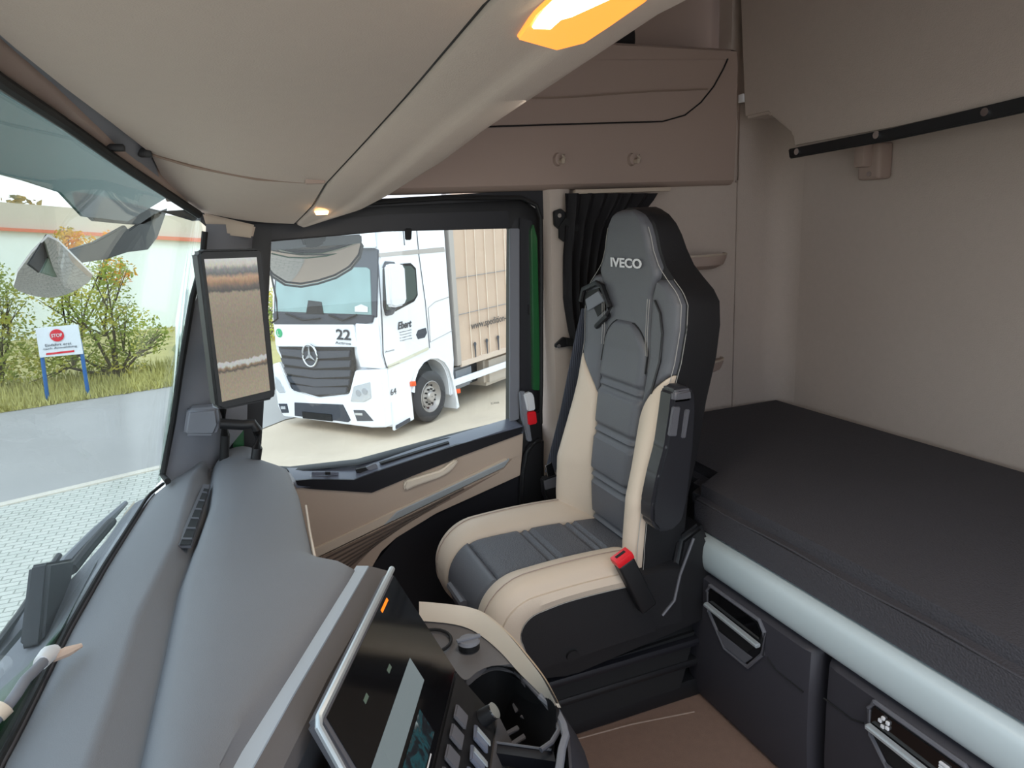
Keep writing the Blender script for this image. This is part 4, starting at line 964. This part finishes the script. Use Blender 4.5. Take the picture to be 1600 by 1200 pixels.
# grille slats
gr_ = front_prism('grille', [(2.29, 1.22), (.56, 1.30), (.57, .95), (.72, .56), (1.43, .42), (2.08, .49), (2.2, .90)], m_soft, -.13, .05, .004)
for k, (z0, wl, wr) in enumerate(((1.19, 2.26, .60), (1.03, 2.24, .60), (.87, 2.19, .62), (.72, 2.14, .67), (.58, 2.05, .74))):
    dz = .105
    front_prism('grille_slat', [(wl, z0), (1.45, z0-.0), (wr, z0+.055), (wr+.03, z0-dz+.055), (1.45, z0-dz-.03), (wl-.05, z0-dz)], m_td, -.165, .04, .008, par=gr_)
# star badge
bc_ = T(-.18, 1.49, 1.12)
bd = G().tube([bc_+Wv*.165*math.cos(a)+V((0, 0, .185*math.sin(a))) for a in [k*math.pi/14 for k in range(29)]], .018, 8).make('badge_ring', m_chrome, gr_)
g = G()
for k in range(3):
    a = math.pi/2+k*2*math.pi/3; e = bc_+Wv*.15*math.cos(a)+V((0, 0, .17*math.sin(a))); s_ = Wv*.03*math.sin(a)+V((0, 0, -.03*math.cos(a)))
    g.prism([bc_+s_, e, bc_-s_], U*-.012)
g.make('badge_star', m_chrome, gr_)
G().disc(bc_+U*.02, 0, .15, U*.01, 28).make('badge_disc', m_gloss, gr_)
# front panel + screen
front_prism('front_flap', [(2.34, 1.60), (.50, 1.66), (.44, 1.30), (.57, 1.30), (2.29, 1.22), (2.36, 1.24)], m_tw, -.13, .05, .01)
front_prism('wiper_panel', [(2.35, 1.79), (.08, 1.81), (.12, 1.70), (.50, 1.66), (2.35, 1.60)], m_td, -.12, .05, .006)
def fsl(w, z): return T(-.10+(z-1.75)*.14, w, z)
G().prism([fsl(2.36, 1.76), fsl(.03, 1.78), fsl(.02, 2.80), fsl(.2, 2.84), fsl(2.3, 2.86)], U*.06, .01).make('windshield_surround', m_td, tr)
G().prism([fsl(2.31, 1.82)-U*.01, fsl(.13, 1.82)-U*.01, fsl(.17, 2.50)-U*.01, fsl(.24, 2.54)-U*.01, fsl(2.26, 2.56)-U*.01], U*.02, .004).make('windshield', m_scr, tr)
G().prism([fsl(1.55, 1.80)-U*.02, fsl(1.15, 1.80)-U*.02, fsl(1.2, 2.0)-U*.02, fsl(1.5, 2.02)-U*.02], U*.006).make('dash_box', m_soft, tr)
G().prism([fsl(.47, 1.86)-U*.02, fsl(.20, 1.86)-U*.02, fsl(.20, 1.94)-U*.02, fsl(.34, 1.98)-U*.02, fsl(.47, 1.94)-U*.02], U*.006).make('screen_sticker', m_white, tr)
G().tube([fsl(2.0, 1.80)-U*.05, fsl(1.6, 1.70)-U*.05, fsl(1.2, 1.74)-U*.05], .015, 6).make('wiper', m_soft, tr)
G().tube([fsl(1.0, 1.80)-U*.05, fsl(.7, 1.72)-U*.05, fsl(.4, 1.82)-U*.05], .015, 6).make('wiper', m_soft, tr)
front_prism('roof_visor', [(2.4, 2.86), (.05, 2.83), (.10, 3.5), (2.3, 3.6)], m_tw, -.02, .1, .02)
# corner panel (near)
side_prism('corner_panel', [(-.09, 1.68), (-.10, 1.2), (-.01, .98), (-.12, .98), (-.16, 1.25), (-.14, 1.68)], m_tw, .0, .45, .01)
ft = text('number', '22', T(-.14, .88, 1.41), -Wv, V((0, 0, 1)), .17, m_text, tr, width=.31, bold=.02, ext=.004)
text('model_lettering', 'Actros', T(-.14, .92, 1.335), -Wv, V((0, 0, 1)), .045, m_td, tr, width=.34, ext=.004)
G().disc(T(-.135, 2.22, 1.46), 0, .075, U*-.006, 20).make('green_badge', mat('badge green', (40, 165, 110), .5), tr)
text('badge_letter', 'L', T(-.15, 2.245, 1.42), -Wv, V((0, 0, 1)), .08, m_white, tr, ext=.003)
# door and side details
G().tube([T(.98, -.004, 3.4), T(1.0, -.004, 2.66), T(1.08, -.004, 1.9), T(1.11, -.004, 1.1)], .007, 6).make('door_gap', m_td, tr)
G().tube([T(.0, -.004, 2.6), T(-.02, -.004, 1.75), T(-.06, -.004, 1.2), T(0, -.004, .98), T(.3, -.004, 1.0)], .010, 6).make('door_gap', m_td, tr)
G().tube([T(1.75, -.004, 1.9), T(1.35, -.004, 1.86), T(1.15, -.004, 1.78), T(1.14, -.004, 1.2), T(1.78, -.004, 1.3)], .006, 6).make('panel_gap', m_rim, tr)
side_prism('door_window', [(.09, 2.50), (.2, 2.57), (.78, 2.55), (.90, 2.46), (.90, 2.02), (.80, 1.93), (.20, 1.80), (.06, 1.80), (.03, 1.95)], m_soft, -.006, .02, .004)
side_prism('door_glass', [(.13, 2.46), (.22, 2.53), (.76, 2.51), (.86, 2.43), (.86, 2.04), (.78, 1.97), (.20, 1.86), (.09, 1.88)], m_tglass, -.012, .01)
side_prism('roof_gutter', [(.04, 2.75), (1.70, 2.76), (1.72, 2.68), (.04, 2.69)], m_rim, -.01, .02, .004)
G().tube([T(.62, -.02, 3.4), T(.60, -.05, 2.84)], .008, 6).make('antenna', m_td, tr)
side_prism('window_deflector', [(.08, 2.52), (.15, 2.62), (.35, 2.60), (.38, 2.56), (.2, 2.55)], m_td, -.03, .03, .005)
def sp_(a, b, w): return at_pl(a, b, O+Wv*w, Wv)
mi = G().prism([sp_(a, b, -.34) for a, b in ((608, 416), (613, 412), (629, 412), (634, 418), (637, 468), (633, 477), (618, 481), (612, 478))], Wv*.12, .03, 3).make('wing_mirror', mat('mirror shell white', (214, 218, 228), .35, coat=.5), tr)
G().tube([sp_(616, 480, -.28), sp_(612, 488, -.12), sp_(604, 490, 0)], .04, 8).make('mirror_arm', m_td, mi)
G().prism([T(.78, -.008, 1.38), T(.84, -.008, 1.45), T(1.05, -.008, 1.46), T(1.07, -.008, 1.37), T(1.0, -.008, 1.30), T(.82, -.008, 1.30)], Wv*.02, .004).make('door_handle', m_td, tr)
text('door_lettering', 'Ebert', T(.33, -.008, 1.53), U, V((0, 0, 1)), .12, m_text, tr, width=.33, bold=.03, ext=.004, shear=.25)
for k in range(4): text('door_lettering', ('Spedition GmbH', 'Transporte', 'Logistik', 'Lagerung')[k], T(.36, -.008, 1.47-k*.045), U, V((0, 0, 1)), .022, m_td, tr, width=.30, ext=.003)
text('number', '64', T(.03, -.008, .52), U, V((0, 0, 1)), .10, m_text, tr, width=.14, ext=.004)
text('model_lettering', 'Actros', T(-.02, -.012, 1.22), U, V((0, 0, 1)), .03, m_td, tr, width=.22, ext=.003)
G().prism([T(.02, -.012, 1.01), T(1.08, -.012, 1.13), T(1.08, -.012, 1.08), T(.02, -.012, .95)], Wv*.02, .004).make('side_sill', mat('cream sill', (205, 200, 180), .6), tr)
for (a, b) in ((.57, .60), (1.80, .2)):
    G().box((-.05, -.02, -.04), (.05, .02, .04), .01, 2, Matrix.Translation(T(a, -.03, b))).make('side_marker', mat('marker amber', (225, 90, 40), .4), tr)
side_prism('step_panel', [(.03, .42), (.52, .50), (.54, .0), (.03, -.06)], m_tw, -.03, .05, .01)
side_prism('step', [(.06, .02), (.42, .06), (.42, .0), (.06, -.04)], m_td, -.05, .04, .005)
G().slab([[T(u_, -.05, z_), T(u_, .06, z_+.02)] for u_, z_ in ((.56, .45), (.60, .66), (.70, .80), (.86, .90), (1.05, .935), (1.26, .90), (1.44, .80), (1.56, .65), (1.64, .42), (1.72, .0), (1.78, -.05))], U*.02).make('wheel_arch', m_tw, tr)
def wheel(u0, w0, r, s=1, par=tr):
    c = T(u0, w0, GZ+1.6+r+.003)
    n = 40; prof_ = [(0.10, r*.60), (.0, r*.62), (-.015, r*.80), (.0, r*.93), (.03, r), (.22, r), (.26, r*.93), (.28, r*.8), (.27, r*.6)]
    rings = [[c+Wv*(d*s)+U*q*math.cos(k*2*math.pi/n)+V((0, 0, q*math.sin(k*2*math.pi/n))) for k in range(n)] for d, q in prof_]
    ty = G().grid(rings, True).make('wheel', m_tyre, par)
    prr = [(.0, r*.62), (-.005, r*.60), (.06, r*.55), (.09, r*.45), (.04, r*.40), (.03, r*.22), (.0, r*.20), (-.02, r*.17), (-.02, .01)]
    rings = [[c+Wv*(d*s)+U*q*math.cos(k*2*math.pi/n)+V((0, 0, q*math.sin(k*2*math.pi/n))) for k in range(n)] for d, q in prr]
    G().grid(rings, True).make('rim', m_rim, ty)
    g = G()
    for k in range(10):
        a = k*.628; p = c+U*r*.30*math.cos(a)+V((0, 0, r*.30*math.sin(a)))+Wv*(.0*s); g.disc(p, 0, r*.035, Wv*(.04*s), 8)
    g.make('wheel_nuts', m_soft, ty)
    g = G()
    for k in range(10):
        a = k*.628+.3; p = c+U*r*.46*math.cos(a)+V((0, 0, r*.46*math.sin(a)))+Wv*(.07*s); g.disc(p, 0, r*.05, Wv*(.02*s), 10)
    g.make('rim_holes', m_soft, ty)
wheel(1.04, -.02, .44); wheel(1.04, 2.43, .44, -1); wheel(5.6, -.02, .46); wheel(5.6, 2.43, .46, -1)
side_prism('arch_liner', [(.60, .0), (.60, .5), (.72, .8), (1.05, .91), (1.4, .8), (1.60, .5), (1.66, .1)], m_soft, .30, .05)
# trailer
side_prism('trailer_box', [(1.98, .66), (7.5, .66), (7.5, 3.9), (1.92, 3.9)], m_tan, .02, 2.37, .01)
side_prism('corner_post', [(1.88, .64), (2.02, .64), (1.99, 3.9), (1.83, 3.9)], m_rim, -.005, .1, .01)
side_prism('bottom_rail', [(2.0, .60), (7.5, .60), (7.5, .70), (2.0, .70)], mat('tan rail', (205, 186, 170), .6), -.01, .04, .005)
g = G()
for u_ in (2.36, 2.66, 2.98, 3.32, 3.68): g.tube([T(u_, -.004, .7), T(u_-.02, -.004, 2.2), T(u_, -.004, 3.8)], .009, 5)
g.make('curtain_seams', mat('pale strap', (222, 206, 190), .7), tr)
g = G()
for z_ in (1.55, 2.2): g.tube([T(2.0, .0, z_), T(5, .0, z_+.02)], .006, 5)
g.make('curtain_creases', m_tank, tr)
for u_ in (2.45, 2.85, 3.25, 3.65):
    g = G(); g.prism([T(u_-.02, -.01, .98), T(u_+.03, -.01, .98), T(u_+.02, -.01, .70), T(u_-.0, -.01, .70)], Wv*-.008); g.disc(T(u_, -.012, .95), 0, .04, Wv*-.01, 10)
    g.make('curtain_buckle', m_td, tr)
text('trailer_lettering', 'www.spedition-k', T(2.34, -.02, 1.20), U, V((0, 0, 1)), .17, mat('brown lettering', (92, 84, 80), .6), tr, width=1.33, ext=.006, bold=.012)
side_prism('side_guard', [(1.72, .30), (7.0, .30), (7.0, .42), (1.72, .42)], m_tw, -.02, .05, .01)
side_prism('fuel_tank', [(1.9, .16), (2.5, .18), (2.5, .58), (1.9, .58)], m_tank, .10, .6, .05)
side_prism('fuel_tank', [(3.0, .0), (3.9, .0), (3.9, .60), (3.0, .60)], mat('beige tank', (190, 178, 165), .5), .12, .6, .08)
side_prism('mudguard', [(1.60, .60), (1.68, .62), (1.82, -.10), (1.74, -.12)], m_tw, -.04, .3, .01)
# ================================================================== YARD
def gp_(a, b, z=GZ): return at(a, b, Z, z)
def ground(name, poly, m, z, lab, cat):
    o = obj(name, [V((p[0], p[1], z)) for p in poly], [tuple(range(len(poly)))], m, smooth=False); return setp(o, kind='structure') if not lab else setp(o, lab, cat, kind='structure')
m_sand = mat('sandy yard', (196, 180, 160), .95, bump=.5, bscale=30, var=.12, vscale=1.5)
m_asph = mat('worn asphalt', (160, 156, 152), .9, bump=.5, bscale=60, var=.10, vscale=.8)
def brickmat():
    m = bpy.data.materials.new('paving blocks'); m.use_nodes = True; nt = m.node_tree; b = nt.nodes['Principled BSDF']; b.inputs['Roughness'].default_value = .9
    tc = nt.nodes.new('ShaderNodeTexCoord'); br = nt.nodes.new('ShaderNodeTexBrick'); br.inputs['Scale'].default_value = 2.6; nt.links.new(tc.outputs['Object'], br.inputs['Vector'])
    br.inputs['Color1'].default_value = (*lin((186, 186, 176)), 1); br.inputs['Color2'].default_value = (*lin((196, 194, 184)), 1); br.inputs['Mortar'].default_value = (*lin((140, 140, 130)), 1); br.inputs['Mortar Size'].default_value = .02
    nt.links.new(br.outputs['Color'], b.inputs['Base Color']); return m
obj_ = ground('floor_yard', [(-60, -30), (80, -30), (80, 120), (-60, 120)], m_sand, GZ-.02, None, None)
r0, r1, r2, r3 = gp_(-400, 718), gp_(0, 645), gp_(275, 602), gp_(430, 580)
e0, e1, e2, e3 = gp_(-400, 890), gp_(0, 790), gp_(262, 728), gp_(445, 655)
far = (r3-r1).normalized(); nea = (e3-e2).normalized()
ground('floor_road', [r1-far*20, r1, r2, r3+far*30, e3+far*30+V((0, 4, 0)), e3, e2, e1, e1-(e2-e1).normalized()*6], m_asph, GZ-.006, None, None)
ground('floor_paving', [e1-(e2-e1).normalized()*6+V((0, -.1, 0)), e1, e2, gp_(300, 722), V((.2, 2.3, 0)), V((-12, 1.6, 0))], brickmat(), GZ-.004, None, None)
kb = G().slab([[p+V((0, -.06, 0)), p+V((0, .10, 0))] for p in [V((q.x, q.y, GZ+.012)) for q in (e1-(e2-e1).normalized()*6, e1, e2, gp_(300, 722))]], (0, 0, -.03)).make('kerb', mat('pale kerb', (205, 196, 182), .9)); setp(kb, 'pale flat kerb between the asphalt road and block paving', 'kerb')
# verge
def offs(p, d): return V((p.x, p.y, 0))+V((-.25, 1, 0)).normalized()*d
vg_ = [offs(r1-far*20, -.2), offs(r1, 0), offs(r2, 0), offs(r3+far*6, 0), offs(r3+far*6, 14), offs(r1-far*20, 14)]
ground('floor_verge', vg_, mat('grass soil', (168, 158, 100), .95, var=.3, vscale=2), GZ-.001, None, None)
# grass
g = G()
base_a = r1-far*6; Lr = (r3-base_a).length
for i in range(9000):
    t = random.random(); d = random.random()**1.4*3.0; p = base_a.lerp(r3, t)+V((-.25, 1, 0)).normalized()*d
    h = random.uniform(.08, .22)+.12*d/3; a = random.uniform(0, 6.28); w = .02
    v0 = V((p.x, p.y, GZ)); dx = V((math.cos(a), math.sin(a), 0))*w
    g.add([v0-dx, v0+dx, v0+V((random.uniform(-.08, .08), random.uniform(-.08, .08), h))], [(0, 1, 2)])
m_grass = mat('dry grass', (182, 176, 108), .9, var=.35, vscale=3)
gs_ = g.make('grass', m_grass, smooth=False); setp(gs_, 'strip of long yellow-green grass beyond the asphalt road', 'grass', kind='stuff')
# tree helper
def leafmat(name, cols):
    m = bpy.data.materials.new(name); m.use_nodes = True; nt = m.node_tree; b = nt.nodes['Principled BSDF']; b.inputs['Roughness'].default_value = .7
    g = nt.nodes.new('ShaderNodeTexNoise'); tc = nt.nodes.new('ShaderNodeTexCoord'); nt.links.new(tc.outputs['Object'], g.inputs['Vector']); g.inputs['Scale'].default_value = 1.6; g.inputs['Detail'].default_value = 4
    cr = nt.nodes.new('ShaderNodeValToRGB'); nt.links.new(g.outputs['Fac'], cr.inputs[0]); el = cr.color_ramp.elements
    el[0].position = .35; el[0].color = (*lin(cols[0]), 1); el[1].position = .65; el[1].color = (*lin(cols[2]), 1); e = el.new(.5); e.color = (*lin(cols[1]), 1)
    nt.links.new(cr.outputs[0], b.inputs['Base Color'])
    tr_ = nt.nodes.new('ShaderNodeBsdfTranslucent'); nt.links.new(cr.outputs[0], tr_.inputs[0]); mx = nt.nodes.new('ShaderNodeMixShader'); mx.inputs[0].default_value = .4
    nt.links.new(b.outputs[0], mx.inputs[1]); nt.links.new(tr_.outputs[0], mx.inputs[2]); nt.links.new(mx.outputs[0], nt.nodes['Material Output'].inputs[0]); return m
m_lg = leafmat('green leaves', ((124, 142, 60), (166, 174, 84), (206, 192, 90)))
m_ly = leafmat('autumn leaves', ((150, 140, 50), (214, 170, 50), (236, 150, 40)))
m_bark = mat('bark', (92, 82, 66), .9, bump=.5, bscale=30)
def tree(name, base, blobs, n, leaf, mleaf, lab, group='trees and bushes beyond the road', cat='tree'):
    t = empty(name, base, lab, cat, group); g = G(); tg = G(); base = V(base)
    for (c, r) in blobs:
        c = V(c); tg.tube([base, base.lerp(c, .5)+V((random.uniform(-.2, .2), 0, 0)), c], [.05, .03, .01], 6)
        for k in range(5):
            d = V((random.gauss(0, 1), random.gauss(0, 1), random.gauss(0, 1))).normalized(); tg.tube([base.lerp(c, .6), c+d*r*.8], [.02, .006], 5)
        for k in range(int(n*r*r)):
            d = V((random.gauss(0, 1), random.gauss(0, 1), random.gauss(0, 1))).normalized()*r*random.random()**.45; p = c+V((d.x, d.y, d.z*.8))
            if p.z < base.z+.02: continue
            a = V((random.gauss(0, 1), random.gauss(0, 1), random.gauss(0, .6))).normalized(); b = a.cross(V((random.gauss(0, 1), random.gauss(0, 1), random.gauss(0, 1)))).normalized(); s = leaf*random.uniform(.6, 1.3)
            g.add([p-a*s, p-b*s*.5, p+a*s, p+b*s*.5], [(0, 1, 2, 3)])
    tg.make('trunk', m_bark, t); g.make('foliage', mleaf, t, smooth=False)
def bp3(px, py, y): return at(px, py, Y, y)
yt = 19.6
tree('roadside_tree', V((bp3(185, 600, yt).x, yt, GZ)), [(bp3(150, 480, yt), .95), (bp3(200, 520, yt), .85), (bp3(100, 540, yt), .9), (bp3(165, 425, yt), .6), (bp3(235, 535, yt), .4), (bp3(255, 520, yt), .25), (bp3(180, 570, yt+.3), .8), (bp3(60, 560, yt), .8), (bp3(90, 455, yt), .6)], 1100, .055, m_lg, 'large loose green-yellow tree right behind the white stop sign')
tree('roadside_bush', V((bp3(-10, 620, yt).x, yt+.5, GZ)), [(bp3(5, 500, yt), .7), (bp3(-30, 540, yt), .9), (bp3(10, 455, yt), .55), (bp3(5, 585, yt), .45), (bp3(-40, 440, yt), .8)], 1000, .055, m_lg, 'green bush at the far left edge of the windshield, left of the stop sign')
tree('autumn_tree', V((bp3(120, 600, 22).x, 22, GZ)), [(bp3(118, 385, 22), .55), (bp3(105, 368, 22), .35), (bp3(178, 372, 22), .3), (bp3(180, 425, 22), .5)], 1500, .06, m_ly, 'yellow autumn tree top in front of the white hall')
tree('low_hedge', V((bp3(425, 590, 24).x, 24, GZ)), [(bp3(420, 500, 24), .7), (bp3(425, 540, 24), .8), (bp3(418, 470, 24), .55)], 900, .07, leafmat('hedge leaves', ((110, 150, 40), (190, 190, 50), (240, 200, 40))), 'bright yellow-green bush between the rear-view display and the white truck', cat='bush')
# white hall
hp = [V((bp3(-200, 500, 30).x, 30, GZ)), V((bp3(330, 500, 30).x, 30, GZ))]
hall = empty('white_hall', (hp[0]+hp[1])/2, 'long white hall with orange roof edge beyond the roadside tree', 'building')
def hb(px, py): return at(px, py, Y, 30)
G().prism([hp[0], hp[1]+V((1.5, 0, 0)), hb(335, 380)+V((1.2, 0, 0)), hb(310, 378), hb(72, 364), hb(-200, 350)], (0, 6, 0)).make('hall_wall', mat('white corrugated cladding', (228, 234, 230), .6, bump=.8, bscale=1.2, btype='wave'), hall)
G().prism([hb(340, 380), hb(310, 378)+V((0, 0, .0)), hb(72, 364), hb(-200, 350), hb(-200, 344), hb(72, 359), hb(310, 372), hb(340, 374)], (0, -.2, 0)).make('roof_edge', mat('orange roof edge', (206, 120, 92), .6), hall)
G().prism([hb(200, 371), hb(-200, 345), hb(-200, 300), hb(310, 340), hb(340, 374)], (0, 5, 0)).make('roof', mat('beige roof sheet', (196, 186, 170), .7), hall)
G().prism([hb(284, 455), hb(294, 452), hb(292, 500), hb(284, 502)], (0, -.1, 0)).make('wall_notice', mat('pale notice', (170, 180, 190), .6), hall)
# sign
ysn = gp_(72, 628).y
sg = empty('road_sign', gp_(100, 618), 'white stop notice board on two blue posts in the grass verge', 'sign')
sb_ = [at(a, b, Y, ysn) for a, b in ((55, 513), (122, 507), (130, 553), (62, 559))]
bdm = G().prism(sb_, (0, .04, 0), .004).make('board', mat('sign white', (225, 230, 236), .5), sg)
sblue = mat('sign blue', (40, 100, 165), .5)
for P in (((66, 558), (75, 628)), ((128, 552), (137, 612))):
    a = at(*P[0], Y, ysn+.06); b = at(*P[1], Y, ysn+.06); G().tube([a+V((0, 0, .3)), a, V((b.x, b.y, GZ))], .04, 8).make('post', sblue, sg)
cS = at(89, 524, Y, ysn-.01); xs_ = (sb_[1]-sb_[0]).normalized(); ysd = (sb_[0]-sb_[3]).normalized()
G().disc(cS, 0, .13, (0, -.01, 0), 24).make('stop_disc', mat('sign red', (215, 32, 48), .5), bdm)
text('sign_lettering', 'STOP', cS-xs_*.10-ysd*.035+V((0, -.015, 0)), xs_, V((0, 0, 1)), .075, m_white, bdm, width=.20, bold=.02, ext=.004)
text('sign_lettering', 'Einfahrt erst', at(71, 542, Y, ysn-.01), xs_, V((0, 0, 1)), .055, m_td, bdm, width=.48, ext=.004)
text('sign_lettering', 'nach Anmeldung', at(68, 548, Y, ysn-.01), xs_, V((0, 0, 1)), .055, m_td, bdm, width=.62, ext=.004)
rs_ = [at(a, b, Y, ysn-.01) for a, b in ((72, 552), (116, 547), (116, 550), (72, 555))]
G().prism(rs_, (0, .005, 0)).make('red_bar', MATS['sign red'], bdm)
# distant trees and roofs
m_far = leafmat('distant leaves', ((120, 116, 80), (160, 140, 90), (190, 160, 90)))
for i, (px, h_) in enumerate(((-260, 330), (30, 318), (330, 372), (520, 380))):
    p = at(px, 420, Y, 60); tree('distant_tree', V((p.x, 60, GZ)), [(at(px, h_+30, Y, 60), 2.2), (at(px+20, h_+60, Y, 60), 2.6)], 90, .3, m_far, ('brown-green tree far behind the left end of the white hall', 'brown-green tree just right of the hall end tree, behind the roof', 'distant tree behind the windshield pillar', 'distant tree behind the white truck cab')[i], group='distant trees')
# ================================================================== LIGHT
w = bpy.data.worlds.new('sky'); S.world = w; w.use_nodes = True; nt = w.node_tree; bg = nt.nodes['Background']
tc = nt.nodes.new('ShaderNodeTexCoord'); sp = nt.nodes.new('ShaderNodeSeparateXYZ'); nt.links.new(tc.outputs['Generated'], sp.inputs[0])
cr = nt.nodes.new('ShaderNodeValToRGB'); nt.links.new(sp.outputs['Z'], cr.inputs[0]); el = cr.color_ramp.elements
el[0].position = .0; el[0].color = (.80, .86, .92, 1); el[1].position = .6; el[1].color = (.70, .82, 1.0, 1)
nt.links.new(cr.outputs[0], bg.inputs[0]); bg.inputs[1].default_value = 2.2
sun = bpy.data.lights.new('sun', 'SUN'); so = bpy.data.objects.new('sun', sun); C.objects.link(so); sun.energy = 1.0; sun.angle = math.radians(25); sun.color = (1, .97, .92)
so.rotation_euler = (math.radians(40), 0, math.radians(-20))
def area(name, loc, tgt, size, power, col, sy=None):
    l = bpy.data.lights.new(name, 'AREA'); l.energy = power; l.size = size; l.color = col
    if sy: l.shape = 'RECTANGLE'; l.size_y = sy
    o = bpy.data.objects.new(name, l); C.objects.link(o); o.location = loc; o.rotation_euler = (V(tgt)-V(loc)).to_track_quat('-Z', 'Y').to_euler(); return o
area('lamp_light', (.40, .85, 1.655), (.5, 1.0, 0), .12, 2.2, (1, .90, .76), .35)
area('spot_light', tuple(c for c in at(503, 336, Y, 1.70)-V((0, 0, .02))), (.4, 1.7, .5), .03, .15, (1, .8, .55))
S.view_settings.view_transform = 'Standard'; S.view_settings.look = 'None'; S.view_settings.gamma = 1; S.view_settings.use_curve_mapping = False
S.view_settings.exposure = .45
